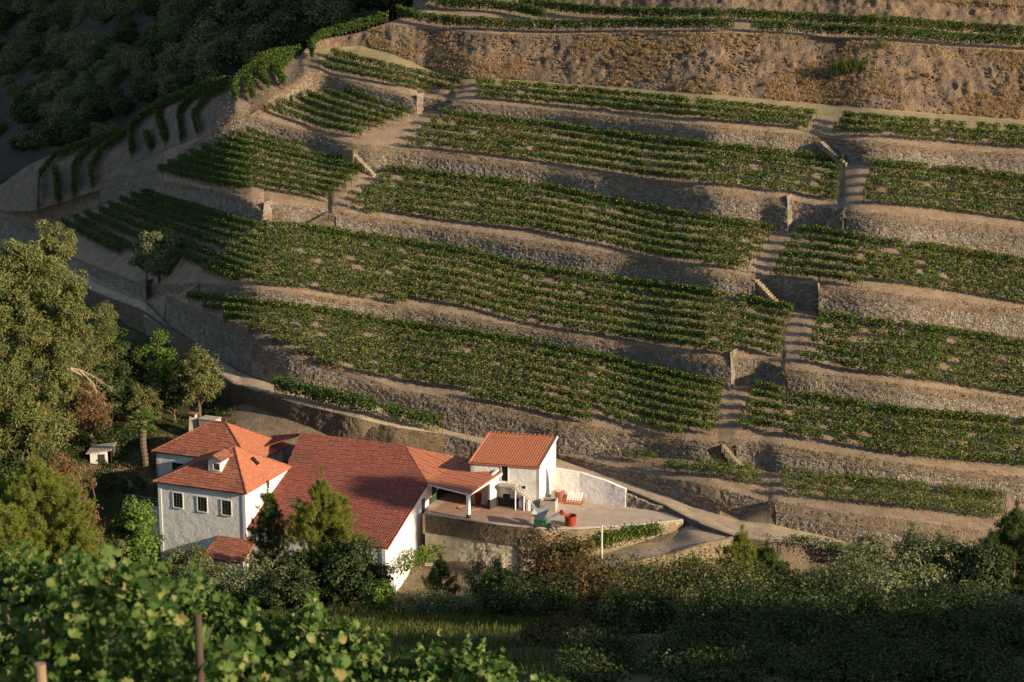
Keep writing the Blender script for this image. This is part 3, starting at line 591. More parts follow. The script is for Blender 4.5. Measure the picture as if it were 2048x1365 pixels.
TOPR = [([(625, 122), (622, 102), (645, 84), (690, 72), (735, 60), (775, 47)], 'vine row curving along the edge of the pale track at the top left'),
        ([(795, 36), (840, 50), (900, 57), (1000, 64), (1100, 67), (1290, 63), (1466, 66)], 'long thick front vine row along the top of the rough bank'),
        ([(1502, 67), (1700, 78), (1900, 94), (2048, 101), (2150, 107)], 'thick front vine row at the top right above the rough bank'),
        ([(872, 22), (960, 23), (1040, 32), (1092, 44)], 'vine row slanting down to the top bank, with yellow leaves at its end'),
        ([(1040, 22), (1100, 26), (1170, 36), (1290, 42), (1450, 44), (1600, 52), (1800, 62), (2048, 82)], 'second vine row behind the top of the rough bank')]
for c, lab in TOPR:
    c = np.array(c, float); s = np.r_[0, np.cumsum(np.linalg.norm(np.diff(c, axis=0), axis=1))]; q = np.linspace(0, s[-1], max(6, int(s[-1] / 12)))
    vine_row([surf(np.interp(a, s, c[:, 0]), np.interp(a, s, c[:, 1])) for a in q], lab, 'vine rows on the top bench', True, h1=2.3, wid=.75, dens=260, size=.26)
def road_pt(x, t):
    Y0_, Y1_ = float(np.interp(x, XS, YB[0])), float(np.interp(x, XS, YB[1])); z0_, z1_ = float(np.interp(x, XS, ZB[0])), float(np.interp(x, XS, ZB[1])); Y_ = Y0_ + (Y1_ - Y0_) * t
    return np.array([(Y_ * CP - (z0_ - HC) * SP) * (x - 1024) / F, Y_, z0_ + (z1_ - z0_) * t])
vine_row([road_pt(x, .22) for x in (552, 600, 660, 720, 790, 884)], 'lone vine row between the dirt road and the wall behind the house', 'vine rows by the road', True, h1=2.6, wid=1.0, dens=330, gap=.02, size=.26)
# ------------------------------------------------------------------ dry grass and weeds on the banks
def blades(P, h, r, n, name, m, label, cat, lean=.4, wd=.03):
    C = np.repeat(P, n, 0); k = len(C); C = C + RNG.normal(0, 1, (k, 3)) * np.array([r, r, 0]); D = np.stack([RNG.normal(0, lean, k), RNG.normal(0, lean, k), np.ones(k)], -1); H = h * RNG.uniform(.5, 1.2, k)
    C[:, 2] += H * .42; V, Q = cards(C, D, H, 1, 0)
    V = V.reshape(-1, 4, 3); mid = (V[:, 0] + V[:, 2]) / 2; dv = V[:, 1] - mid; dv = dv / (np.linalg.norm(dv, axis=1, keepdims=True) + 1e-9) * wd; V[:, 1] = mid + dv; V[:, 3] = mid - dv
    return tag(mesh_np(name, V.reshape(-1, 3), Q, m), label, cat, kind='stuff')
pts = []
for i in range(8000):
    x = RNG.uniform(740, 2100); y0, y1 = float(BCREST(x)), float(BFOOT(x)); p = surf(x, y0 + (y1 - y0) * RNG.random() ** .9)
    if fbm(p, .16, 3) > .10 - .16 * (x > 1150): pts.append(p)
for i in range(1500):
    x = RNG.uniform(1150, 2100); p = surf(x, max(float(SIL(x)), RNG.uniform(0, 1) * (float(BACK6(x)) - 6)))
    if fbm(p, .16, 3) > .0: pts.append(p)
blades(np.array(pts), .6, .2, 18, 'dry_grass', M['drygrass'], 'dry golden grass tufts on the rough bank', 'dry grass', .7, .035)
pts = []
for k in range(0, 6):
    for i in range(700 if k else 150):
        x = RNG.uniform(480, 2060); yc, yb = float(CREST[k](x)), float(BASE[k](x))
        if yb - yc > 12: pts.append(surf(x, yc + (yb - yc) * RNG.uniform(-.12, .40)))
blades(np.array(pts), .24, .22, 7, 'bank_weeds', M['drygrass'], 'short dry weeds along the terrace edges', 'weeds', .9, .03)

# loose stones on the banks and at the wall tops
def stones(P, smin, smax, name, m, label):
    n = len(P); o = np.array([(1, 0, 0), (-1, 0, 0), (0, 1, 0), (0, -1, 0), (0, 0, 1), (0, 0, -1)], float); S = RNG.uniform(smin, smax, (n, 1, 1)) * RNG.uniform(.6, 1.4, (n, 6, 1)) * np.array([1.2, .9, .7])
    V = (P[:, None] + o[None] * S * RNG.uniform(.7, 1.2, (n, 6, 3))).reshape(-1, 3); f = np.array([(0, 2, 4), (2, 1, 4), (1, 3, 4), (3, 0, 4), (2, 0, 5), (1, 2, 5), (3, 1, 5), (0, 3, 5)]); Fq = (np.arange(n)[:, None, None] * 6 + f[None]).reshape(-1, 3)
    tag(mesh_np(name, V, Fq, m), label, 'stones', None, 'stuff')
pts = []
for k in range(0, 6):
    for i in range(3200 if k else 900):
        x = RNG.uniform(330, 2060); yc, yb = float(CREST[k](x)), float(BASE[k](x))
        if k == 1 and x < 1114: yb = float(YL1(x))
        if yb - yc > 12: pts.append(surf(x, yc + (yb - yc) * RNG.uniform(-.05, .42)))
stones(np.array(pts), .06, .17, 'loose_stones', M['bank'], 'loose stones along the crumbling terrace edges')
pts = []
for i in range(6500):
    x = RNG.uniform(740, 2080); y0, y1 = float(BCREST(x)), float(BFOOT(x)); pts.append(surf(x, y0 + (y1 - y0) * RNG.random()))
stones(np.array(pts), .08, .36, 'loose_stones', M['rough'], 'loose rock fragments on the rough bank')

for (x, y, hh, nn_, ww, lab) in ((1700, 150, 4.6, 900, 1.5, 'tall feathery green broom on the rough bank'), (1762, 100, 2.6, 300, .9, 'smaller broom tuft right of the tall one under the top vines'), (1828, 163, 1.4, 260, .6, 'small bright green tuft low on the rough bank'), (1790, 6, 1.5, 260, .8, 'green tuft above the top vine rows')):
    b = surf(x, y); C = np.tile(b, (nn_, 1)) + RNG.normal(0, 1, (nn_, 3)) * [ww, ww * .4, 0]; D = np.stack([RNG.normal(0, .12, nn_), RNG.normal(0, .12, nn_), np.ones(nn_)], -1); L_h = hh * RNG.uniform(.4, 1, nn_); C[:, 2] += L_h * .5 * RNG.uniform(.3, 1, nn_) + .2; V, Q = cards(C, D, L_h * .55, .035, 0); o = mesh_np('broom_shrub', V, Q, M['grass'], origin=b); tag(o, lab, 'shrub')
for i in range(26):
    x = RNG.uniform(1000, 2040); y0, y1 = float(BCREST(x)), float(BFOOT(x)); b = surf(x, y0 + (y1 - y0) * RNG.uniform(.1, .95)); n = 420; d = RNG.normal(size=(n, 3)); d /= np.linalg.norm(d, axis=1, keepdims=True); r_ = RNG.uniform(.5, 1.1); C = b + d * r_ * [1.3, .8, .6] * RNG.random((n, 1)) ** .4 + [0, 0, .2]; V, Q = cards_n(C, d + RNG.normal(size=(n, 3)) * .5, .24, .5); tag(mesh_np('dry_shrub', V, Q, M['drygrass' if i % 3 else 'dryleaf'], origin=b), 'low dry shrub, one of several scattered over the rough bank under the top vines', 'shrub', 'dry shrubs on the rough bank')

pts = []
while len(pts) < 2600:
    x = RNG.uniform(20, 640); y = RNG.uniform(70, 600); top = float(SIL(x)) + 8; bot = float(CREST[3](x)) if x > 253 else float(BASE[3](x))
    if top < y < bot: pts.append(surf(x, y))
pts = np.array(pts); stones(pts[:1300], .06, .2, 'loose_stones', M['shoulder'], 'loose stones on the shaded shoulder')
k = fbm(pts, .12, 2) > .0; blades(pts[k], .3, .35, 9, 'bank_weeds', M['drygrass'], 'dry weeds over the shaded shoulder', 'weeds', .8, .03)
# ------------------------------------------------------------------ the farmhouse
Zv = np.array([0, 0, 1.0])
P1, P2 = at(493, 1059, -1.5), at(771, 1098, -1.5); d1 = unit(P2 - P1); d1[2] = 0; d1 = unit(d1); d2 = np.array([-d1[1], d1[0], 0])
K = ray_plane(852, 967, P2, d1)                      # where rake and carport roof meet
pit = math.atan2(K[2] - P2[2], np.dot(K - P2, d2)); vB = unit(d2 * math.cos(pit) + Zv * math.sin(pit)); nB = np.cross(d1, vB)
R2 = ray_plane(810, 893, P2, nB); tR = np.dot(R2 - P2, vB)
def along(p, d, px, lim=60):
    a, b = -lim, lim
    fa = pix(p + d * a)[0] - px
    for _ in range(60):
        m = (a + b) / 2; fm = pix(p + d * m)[0] - px
        if (fm > 0) == (fa > 0): a = m
        else: b = m
    return p + d * (a + b) / 2
R1 = along(R2, d1, 601)
HOUSE0 = np.array([P1[0], P1[1], -7.0])
house = empty('farmhouse', HOUSE0, 'large white farmhouse with red tiled roofs, beside the walled yard', 'house')
shed = None
def tiled(name, pts, u, m, root, origin, w_=.30, amp=.055, step=.42, lap=.03, th=.16, cap=None, parent=None):
    """a roof slope of tiles: channels and laps modelled, on a flat slab; pts convex in its own plane"""
    pts = [np.asarray(p, float) for p in pts]; p0 = pts[0]; u = unit(u); nn = None
    for i in range(len(pts)):
        c = np.cross(pts[(i + 1) % len(pts)] - pts[i], pts[(i + 2) % len(pts)] - pts[i])
        if np.linalg.norm(c) > 1e-3: nn = unit(c); break
    if nn[2] < 0: nn = -nn
    u = unit(u - nn * np.dot(u, nn)); v = np.cross(nn, u)
    q = np.array([[np.dot(p - p0, u), np.dot(p - p0, v)] for p in pts]); us = np.arange(q[:, 0].min(), q[:, 0].max() + 1e-6, w_ / 6); vg = []
    v0, v1 = q[:, 1].min(), q[:, 1].max()
    for j in range(int((v1 - v0) / step) + 2): vg += [(v0 + j * step, lap), (v0 + (j + 1) * step - .004, 0.0)]
    vg = np.array(vg); V = []
    for uu in us:
        ys = []
        for i in range(len(q)):
            a, b = q[i], q[(i + 1) % len(q)]
            if (a[0] - uu) * (b[0] - uu) <= 0 and abs(a[0] - b[0]) > 1e-9: ys.append(a[1] + (b[1] - a[1]) * (uu - a[0]) / (b[0] - a[0]))
        lo, hi = (min(ys), max(ys)) if ys else (0, 0); col = int(uu / w_); ph = (uu / w_) % 1; h = amp * abs(math.sin(math.pi * ph)) ** .7
        vv = np.clip(vg[:, 0], lo, hi); jit = (RNG.random() - .5) * 0
        hh = h + vg[:, 1] + .012 * np.sin(col * 12.9 + np.floor((vg[:, 0] - v0 + 1e-6) / step) * 78.2)
        V.append(p0 + uu * u + vv[:, None] * v + hh[:, None] * nn)
    V = np.array(V); a_, b_ = V.shape[:2]; ii = np.arange(a_ * b_).reshape(a_, b_); Q = np.stack([ii[:-1, :-1], ii[1:, :-1], ii[1:, 1:], ii[:-1, 1:]], -1).reshape(-1, 4); V = V.reshape(-1, 3)
    A = np.linalg.norm(np.cross(V[Q[:, 2]] - V[Q[:, 0]], V[Q[:, 3]] - V[Q[:, 1]]), axis=1); Q = Q[A > 1e-5]
    o = mesh_np(name, V - origin, Q, [m, M['wood_d']], root)
    mb = MB(); mb.prism([p - nn * .012 - origin for p in pts], nn, th); sl_ = mb.build('roof_slab', m, o)
    return o
def ridge(name, pts, m, parent, origin, r=.15):
    pts = [np.asarray(p, float) for p in pts]; L = sum(np.linalg.norm(pts[i + 1] - pts[i]) for i in range(len(pts) - 1)); n = int(L / .21); s = np.r_[0, np.cumsum([np.linalg.norm(pts[i + 1] - pts[i]) for i in range(len(pts) - 1)])]
    q = np.linspace(0, L, n); a = np.array(pts); line = [np.array([np.interp(t, s, a[:, c]) for c in range(3)]) - origin + np.array([0, 0, .03]) for t in q]
    MB().tube(line, [r * (1.12 if i % 2 else .9) for i in range(n)], 8).build(name, m, parent)
def wallpoly(mb, pts, n_out, th=.4): mb.prism([np.asarray(p, float) - HO for p in pts], n_out, th)
HO = HOUSE0
# --- main hall: front slope, left hip, rear slope, gable
eL, eR = P1 - d1 * .1, P2 + d1 * .25
roofB = tiled('roof', [eL, eR, K + d1 * .25, R2, R1, P1 + vB * (tR * .52) - d1 * .1], d1, M['tile_main'], house, HO, amp=.15, step=.5); tag(roofB, 'long dark red roof slope over the main hall')
hb = np.array([-.0, 0, 0])
Rr1, Rr2 = R1 + d2 * 6 - Zv * 3.4, R2 + d2 * 6 - Zv * 3.4 + d1 * 1.5
tag(tiled('roof', [R1, R2, Rr2, Rr1 - d1 * 2], d1, M['tile_main'], house, HO, amp=.15, step=.5), 'rear roof slope of the main hall')
ridge('ridge_cap', [R1, R2], M['tile_old'], roofB, HO); ridge('ridge_cap', [R2, K + d1 * .2], M['tile_main'], roofB, HO, .13)
roofH = tiled('roof', [R1, ray_plane(499, 903, R1, unit(np.cross(d2, d1 * math.cos(pit) + Zv * math.sin(pit) * 1.0))), R1 + d2 * 2.6 - Zv * 1.6 - d1 * 5.5, R1 + d2 * .05], d2, M['tile_main'], house, HO)
tag(roofH, 'shaded hip end of the main roof')
zg = -9.0
mb = MB(); Kt = np.dot(R2 - P2, d2)
wallpoly(mb, [P2 + Zv * (zg + 1.5), P2 - Zv * .06, K - Zv * .1, K + d2 * 5 + Zv * 1.2, K + d2 * 5 + Zv * (zg - K[2])], d1, .5)
wallpoly(mb, [P1 + d2 * .1 + Zv * (zg + 1.5), P2 + d2 * .1 - d1 * .5 + Zv * (zg + 1.5), P2 + d2 * .1 - d1 * .5 - Zv * .06, P1 + d2 * .1 - Zv * .06], -d2, .5)
tag(mb.build('wall', M['plaster'], house), 'sunlit white gable wall of the main hall')
def window(px, py, wpx, hpx, p0, n, root, origin, frame=True, bars=(2, 4), name='window', panem='pane', barm='darkframe'):
    """window on a vertical wall plane; (px,py) centre in the photograph, size in its pixels"""
    c = ray_plane(px, py, p0, n); t = np.array([-n[1], n[0], 0]); sc = F / np.linalg.norm(c - np.array([0, 0, HC])); fx = abs(t[0] * 1); wd = wpx / sc / max(.3, fx); ht = hpx / sc / .95
    def bx(mb, cu, cz, su, sz, d0, d1_): mb.box(c + t * cu + Zv * cz + n * (d0 + d1_) / 2 - origin, su, d1_ - d0, sz, t[:2])
    f = MB(); b = .13
    for sg in (-1, 1): bx(f, sg * (wd / 2 + b / 2), 0, b, ht + 2 * b, -.02, .07); bx(f, 0, sg * (ht / 2 + b / 2), wd, b, -.02, .07 if sg > 0 else .12)
    o = f.build(name, M['frame'], root)
    g = MB(); bx(g, 0, 0, wd, ht, -.02, .012); g.build('pane', M[panem], o)
    k = MB()
    for i in range(1, bars[0]): bx(k, -wd / 2 + wd * i / bars[0], 0, .05, ht, .012, .035)
    for i in range(1, bars[1]): bx(k, 0, -ht / 2 + ht * i / bars[1], wd, .04 if i * 2 != bars[1] else .08, .012, .03)
    if k.v: k.build('bars', M[barm], o)
    return o
window(846, 1013, 6, 30, P2, d1, house, HO, bars=(2, 4))
# --- three-window block with its pyramid roof
nA = -d2; Cr = P1.copy(); Cr[2] = 0                  # front right corner in plan
zA = ray_plane(494, 986, Cr, nA)[2]
FRw = Cr + Zv * zA; FLw = ray_plane(316, 966, Cr, nA); FLw[2] = zA; wA = np.linalg.norm(FRw - FLw); BRw = along(FRw, d2, 576); dA = np.dot(BRw - FRw, d2); BLw = FLw + d2 * dA
ov = .45; e = [FLw - d1 * ov - d2 * ov, FRw + d1 * ov - d2 * ov, BRw + d1 * ov + d2 * .2, BLw - d1 * ov + d2 * .2]
mid = (FLw + BRw) / 2; apA = along(mid, np.array([1.0, 0, 0]), 470); 
ap = mid.copy(); lo, hi = 0, 8
tp = along(FRw + d2 * dA / 2 - d1 * wA * .5, d1, 471)
for _ in range(50):
    m_ = (lo + hi) / 2
    if pix(tp + Zv * m_)[1] > 894: lo = m_
    else: hi = m_
ap = tp + Zv * lo
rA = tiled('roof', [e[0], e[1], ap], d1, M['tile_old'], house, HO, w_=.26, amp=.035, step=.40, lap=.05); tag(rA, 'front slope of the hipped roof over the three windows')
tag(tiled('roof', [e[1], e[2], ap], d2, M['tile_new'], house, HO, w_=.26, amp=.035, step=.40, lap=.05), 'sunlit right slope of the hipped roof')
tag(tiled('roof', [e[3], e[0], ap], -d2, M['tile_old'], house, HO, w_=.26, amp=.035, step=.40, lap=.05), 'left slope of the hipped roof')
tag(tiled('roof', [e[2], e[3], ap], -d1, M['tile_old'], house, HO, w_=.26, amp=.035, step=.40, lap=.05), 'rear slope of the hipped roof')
for q in (e[0], e[1], e[2]): ridge('ridge_cap', [q, ap], M['tile_old'], rA, HO, .12)
mb = MB(); base = lambda p: np.array([p[0], p[1], zg])
wallpoly(mb, [base(FLw), base(FRw), FRw - Zv * .02, FLw - Zv * .02], nA, .45); wallpoly(mb, [base(FRw) + d2 * .002 + d1 * .003, base(BRw) + d1 * .003, BRw - Zv * .02 + d1 * .003, FRw - Zv * .02 + d1 * .003], d1, .45); wallpoly(mb, [base(BLw), base(FLw), FLw - Zv * .03, BLw - Zv * .03], -d1, .45)
tag(mb.build('wall', M['plaster'], house), 'walls of the three windowed block')
mb = MB()
for cnr in (FLw, FRw):
    sgn = 1 if cnr is FLw else -1; mb.box(base(cnr) + d1 * sgn * .2 - d2 * .03 + Zv * (zA - zg) / 2 - HO, .42, .10, zA - zg - .1, d1[:2])
mb.box((FLw + FRw) / 2 - d2 * .06 - Zv * .12 - HO, wA + .1, .16, .22, d1[:2])
mb.build('wall_trim', M['white'], house)
for (x, y) in ((356, 1001), (404.5, 1009), (453, 1016)): window(x, y, 19, 28, Cr, nA, house, HO, bars=(3, 5))
# dormer
nF = unit(np.cross(d1, unit((ap - (e[0] + e[1]) / 2)))); nF = nF if nF[2] > 0 else -nF
dm = ray_plane(432, 941, e[0], nF); dF = dm - d2 * .35; dw, dh = 1.75, 1.35
mb = MB()
for sg in (-1, 1):
    a = dF + d1 * sg * dw / 2; mb.prism([a - Zv * .5 - HO, a + Zv * dh - HO, a + d2 * 2.6 + Zv * dh - HO, a + d2 * 2.6 - Zv * .5 - HO], d1 * sg, .12)
c0 = dF + Zv * dh
mb.prism([dF - d1 * dw / 2 - Zv * .5 - HO, dF + d1 * dw / 2 - Zv * .5 - HO, c0 + d1 * dw / 2 - HO, c0 + Zv * .62 - HO, c0 - d1 * dw / 2 - HO], -d2, .12)
dorm = mb.build('dormer', M['white'], house)
rp = c0 + Zv * .80 - d2 * .4
for sg in (-1, 1):
    a = c0 + d1 * sg * (dw / 2 + .35) - d2 * .4 + Zv * .08; pts_ = [a, rp, rp + d2 * 3.0, a + d2 * 3.0]
    tiled('dormer_roof', pts_, d2, M['tile_old'], dorm, HO, w_=.26, amp=.035, step=.4, th=.08)
window(433, 934, 12, 12, dF - d2 * .0, -d2, dorm, HO, bars=(3, 3), name='dormer_window', barm='wood_red')
# skylights
nR = unit(np.cross(d2, unit(ap - (e[1] + e[2]) / 2))); nR = nR if nR[2] > 0 else -nR; uR = unit(ap - (e[1] + e[2]) / 2)
for (x, y) in ((506, 920), (513, 927)):
    p = ray_plane(x, y, e[1], nR); MB().prism([p + d2 * a * .35 + uR * b * .28 + nR * .16 - HO for a, b in ((-1, -1), (1, -1), (1, 1), (-1, 1))], nR, .1).build('skylight', M['pane'], house)
# --- rear block with hipped roof
CZ = 2.9
c1 = at(303, 903, CZ); c2 = along(c1, d1, 415); a1 = ray_plane(424, 843, c1 + d2 * 4.6, -d2); a2 = along(a1, d1, 452)
c3 = c2 + d1 * 6.3; cb = c1 + d2 * 9.2
rC = tiled('roof', [c1, c3, a2, a1], d1, M['tile_old'], house, HO, w_=.26, amp=.035, step=.4, lap=.05); tag(rC, 'front slope of the rear hipped roof')
tag(tiled('roof', [cb, c1, a1], -d2, M['tile_old'], house, HO, w_=.26, amp=.035, step=.4, lap=.05), 'left slope of the rear hipped roof')
c4 = c3 + d2 * 9.2; s4 = ray_plane(575, 872, c3, unit(np.cross(d2, a2 - c3)))
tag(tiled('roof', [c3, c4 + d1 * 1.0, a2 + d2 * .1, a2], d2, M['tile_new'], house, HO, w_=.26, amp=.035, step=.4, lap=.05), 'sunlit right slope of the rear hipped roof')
tag(tiled('roof', [c4, cb, a1, a2], -d1, M['tile_old'], house, HO, w_=.26, amp=.035, step=.4, lap=.05), 'back slope of the rear hipped roof')
for q in ((c1, a1), (c3, a2), (a1, a2)): ridge('ridge_cap', q, M['tile_old'], rC, HO, .12)
MB().tube([a2 - HO, a2 + Zv * .7 - HO], [.10, .03], 6).build('finial', M['tile_old'], rC)
mb = MB(); i1 = c1 + d1 * .4 + d2 * .4
wallpoly(mb, [base(i1), base(c3 - d1 * .4 + d2 * .4), c3 - d1 * .4 + d2 * .4 - Zv * .05, i1 - Zv * .05], -d2, .4); wallpoly(mb, [base(cb + d1 * .4), base(i1), i1 - Zv * .06, cb + d1 * .4 - Zv * .06], -d1, .4)
wallpoly(mb, [base(c3 - d1 * .4 + d2 * .4), base(c4 - d1 * .4), c4 - d1 * .4 - Zv * .06, c3 - d1 * .4 + d2 * .4 - Zv * .06], d1, .4)
tag(mb.build('wall', M['plaster'], house), 'shaded walls of the rear block')
window(356, 934, 24, 15, i1, -d2, house, HO, bars=(3, 2))
# --- lean-to in front of the hall
l1 = ray_plane(436, 1072, Cr + nA * .03, nA); l2 = l1 + d1 * 5.2; fr = -d2 * 3.4 - Zv * 1.7
tag(tiled('lean_to_roof', [l1 + fr - d1 * .3, l2 + fr, l2, l1], d1, M['tile_old'], house, HO, amp=.06), 'small low tiled roof below the white block')
mb = MB(); wallpoly(mb, [base(l1 + fr + d2 * .3), base(l2 + fr + d2 * .3), l2 + fr + d2 * .3 - Zv * .05, l1 + fr + d2 * .3 - Zv * .05], -d2, .3); wallpoly(mb, [base(l1), base(l1 + fr + d2 * .3), l1 + fr + d2 * .3 - Zv * .05, l1 - Zv * .1], -d1, .3); mb.build('lean_to_wall', M['plaster'], house)
# --- carport wing
PB = at(937, 1038, .02); Qt = ray_plane(937, 988, PB, np.array([0, -1.0, 0])); Qt = np.array([PB[0], PB[1], Qt[2]])
SEX = unit((math.cos(R(-13)), math.sin(R(-13)), 0)); SEY = np.array([-SEX[1], SEX[0], 0]); SE0 = at(1078.5, 1018, 0)
Tt = ray_plane(1005, 943, SE0 - SEY * .02, -SEY); nD = unit(np.cross(Qt - K, Tt - K)); nD = nD if nD[2] > 0 else -nD
St = ray_plane(940, 919, K, nD)
eD = unit((Qt - K) * [1, 1, 0]); eD2 = unit(np.array([-eD[1], eD[0], 0]))
cr = tiled('carport_roof', [K - eD * .05, Qt + eD * .15, Tt, St], eD, M['tile_new'], house, HO, w_=.42, amp=.07, step=.6); tag(cr, 'sunlit tiled roof of the open carport')
tiled('carport_roof', [K, St, R2], eD, M['tile_new'], house, HO, w_=.42, amp=.07, step=.6)
MB().tube([K - HO - Zv * .12, Qt - HO - Zv * .12], .11, 4).build('eave_beam', M['white'], cr)
mb = MB(); mb.box(PB + Zv * (Qt[2] - .1) / 2 + Zv * .25 - HO, .36, .36, Qt[2] - .7, eD[:2]); ps = mb.build('post', M['white'], house)
MB().box(PB + Zv * .23 - HO, .39, .39, .46, eD[:2]).build('post_foot', M['plinth'], ps)
gb = Tt - Qt; leg1, leg2 = at(980, 1020, .02), at(1001, 1010, .02)
mb = MB(); ntr = unit(np.cross(gb, Zv)); ntr = ntr if ntr[0] > 0 else -ntr
MB().prism([Qt - Zv * .42 - HO, Tt - Zv * .5 - HO, Tt - Zv * .08 - HO, Qt - Zv * .08 - HO], ntr, .2).build('rake_board', M['white'], cr)
lt1 = ray_plane(979, 958, leg1, np.array([0, -1.0, 0]))[2]; wl = unit(leg2 - leg1); nl = np.array([wl[1], -wl[0], 0])
L2 = leg1 + wl * 2.6; mb.prism([leg1 + Zv * 1.25 - HO, L2 + Zv * 1.25 - HO, L2 + Zv * (lt1 + 1.0) - HO, leg1 + Zv * lt1 - HO], nl, .35)
cw = mb.build('carport_wall', M['plaster'], house); MB().prism([leg1 - HO, L2 - HO, L2 + Zv * 1.25 - HO, leg1 + Zv * 1.25 - HO], nl, .37).build('dark_plinth', M['plinth'], cw)
bk1 = K + d2 * 6; bk1[2] = 0; bk2 = L2 + np.array([1.0, 1.2, 0])
mb = MB(); u_ = unit(bk2 - bk1); nb_ = np.array([u_[1], -u_[0], 0]); mb.prism([bk1 + Zv * 1.2 - HO, bk2 + Zv * 1.2 - HO, bk2 + Zv * 3.0 - HO, bk1 + Zv * 3.6 - HO], nb_, .3); bwall = mb.build('back_wall', M['plaster'], house)
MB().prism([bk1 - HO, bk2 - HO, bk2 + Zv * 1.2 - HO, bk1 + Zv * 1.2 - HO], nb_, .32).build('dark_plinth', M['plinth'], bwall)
# door and plinth on the gable wall inside the carport
g0 = K.copy(); g0[2] = 0; dd = ray_plane(868, 1020, g0, d1); a_ = np.dot(dd - g0, d2)
mb = MB(); dp = g0 + d2 * a_ + d1 * .03; mb.box(dp + Zv * 1.1 - HO, 1.2, .08, 2.2, d2[:2]); dr = mb.build('door', M['green'], house); MB().box(dp + Zv * 1.05 + d1 * .08 + d2 * .42 - HO, .05, .08, .16, d2[:2]).build('handle', M['steel'], dr)
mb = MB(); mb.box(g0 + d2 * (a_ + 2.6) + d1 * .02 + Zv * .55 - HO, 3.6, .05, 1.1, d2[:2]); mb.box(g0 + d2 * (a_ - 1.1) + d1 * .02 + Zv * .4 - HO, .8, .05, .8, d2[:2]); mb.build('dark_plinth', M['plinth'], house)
# chimneys
pc = at(388, 866, 2.2); b = MB(); s0, s1 = .80, .48
b.add([pc - HO + np.array([i * s, j * s * .8, z]) for z, s in ((-2, s0), (2.3, s1)) for i, j in ((-1, -1), (1, -1), (1, 1), (-1, 1))], [(0, 1, 5, 4), (1, 2, 6, 5), (2, 3, 7, 6), (3, 0, 4, 7), (4, 5, 6, 7)])
ch = b.build('chimney', M['concrete'], house); MB().box(pc - HO + Zv * 2.75, 1.2, 1.0, .14, d1[:2]).build('chimney_cap', M['tile_old'], ch); bb = MB()
for i in (-1, 1): bb.box(pc - HO + Zv * 2.5 + d1 * i * .36, .14, .7, .42, d1[:2])
bb.build('chimney_pier', M['concrete'], ch)
pt = at(421, 866, 2.4); tk = MB().box(pt + Zv * .9, 2.4, 1.7, 2.2, d1[:2]); tko = tk.build('water_tank', M['concrete'], origin=pt); tag(tko, 'square concrete water tank beside the chimney behind the rear roof', 'tank'); MB().box(Zv * 2.06, 2.55, 1.85, .12, d1[:2]).build('lid', M['concrete'], tko)

# ------------------------------------------------------------------ two-storey shed
EX = unit((math.cos(R(-13)), math.sin(R(-13)), 0)); EY = np.array([-EX[1], EX[0], 0]); E0 = at(1078.5, 1018, 0); nE = -EY
tFR = ray_plane(1078, 934, E0, nE); tFL = along(np.array([E0[0], E0[1], tFR[2]]), EX, 941); tFR = np.array([E0[0], E0[1], tFR[2]]); dE = np.dot(along(tFR, EY, 1112) - tFR, EY)
tBR = tFR + EY * dE; lo, hi = 0, 9
for _ in range(50):
    m_ = (lo + hi) / 2
    if pix(tBR + Zv * m_)[1] > 877: lo = m_
    else: hi = m_
tBR = tBR + Zv * lo; tBL = tFL + EY * dE + Zv * lo
shed = empty('shed', E0, 'two storey whitewashed shed with a bright orange single slope roof and outside stairs', 'shed'); HO = E0
up = unit(tBR - tFR); ovh = .25
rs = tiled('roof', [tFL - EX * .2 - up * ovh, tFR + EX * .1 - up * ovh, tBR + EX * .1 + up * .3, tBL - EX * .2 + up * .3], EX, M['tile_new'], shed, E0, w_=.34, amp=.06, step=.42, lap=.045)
nsl = unit(np.cross(EX, up))
for p, q in ((tFL, tBL), (tFR, tBR)):
    sg = -1 if p is tFL else 1; MB().tube([p + EX * sg * .12 - up * ovh + nsl * .05 - E0, q + EX * sg * .12 + up * .3 + nsl * .05 - E0], .13, 6).build('verge', M['tile_new'] if sg < 0 else M['white'], rs)
n_ = 15; bb = MB()
for i in range(n_ + 1): bb.tube([tBL + (tBR - tBL) * i / n_ + Zv * .1 + up * .3 - E0 - EX * .17, tBL + (tBR - tBL) * i / n_ + Zv * .2 + up * .3 - E0 + EX * .17], .12, 6)
bb.build('ridge_cap', M['tile_new'], rs)
mb = MB(); bs = lambda p: np.array([p[0], p[1], -.5])
wallpoly(mb, [bs(tFL), bs(tFR), tFR, tFL], nE, .4); shw = mb.build('wall', M['rubble_plaster'], shed); mb = MB()
wallpoly(mb, [bs(tFR) + EX * .004, bs(tBR) + EX * .004, tBR + EX * .004, tFR + EX * .004], EX, .4); wallpoly(mb, [bs(tBR), bs(tBL), tBL, tBR], EY, .4); wallpoly(mb, [bs(tBL), bs(tFL), tFL, tBL], -EX, .4)
tag(mb.build('wall', M['plaster'], shed), 'smooth sunlit side walls of the shed')
def on_front(px, py): return ray_plane(px, py, E0, nE)
c = on_front(1009.5, 947); mb = MB(); mb.box(c + EY * .02 - E0, .78, .10, 1.95, EX[:2]); dr = mb.build('doorway', M['pane'], shed); f = MB()
for sg in (-1, 1): f.box(c + EX * sg * .44 - EY * .02 - E0, .10, .14, 2.0, EX[:2])
f.box(c + Zv * 1.03 - EY * .02 - E0, .98, .14, .12, EX[:2]); f.build('door_frame', M['frame'], dr)
c = on_front(1013, 1003); MB().box(c + EY * .02 - E0, .9, .10, 1.9, EX[:2]).build('doorway', M['pane'], shed)
window(1047, 975, 8, 6, E0, nE, shed, E0, bars=(2, 1))
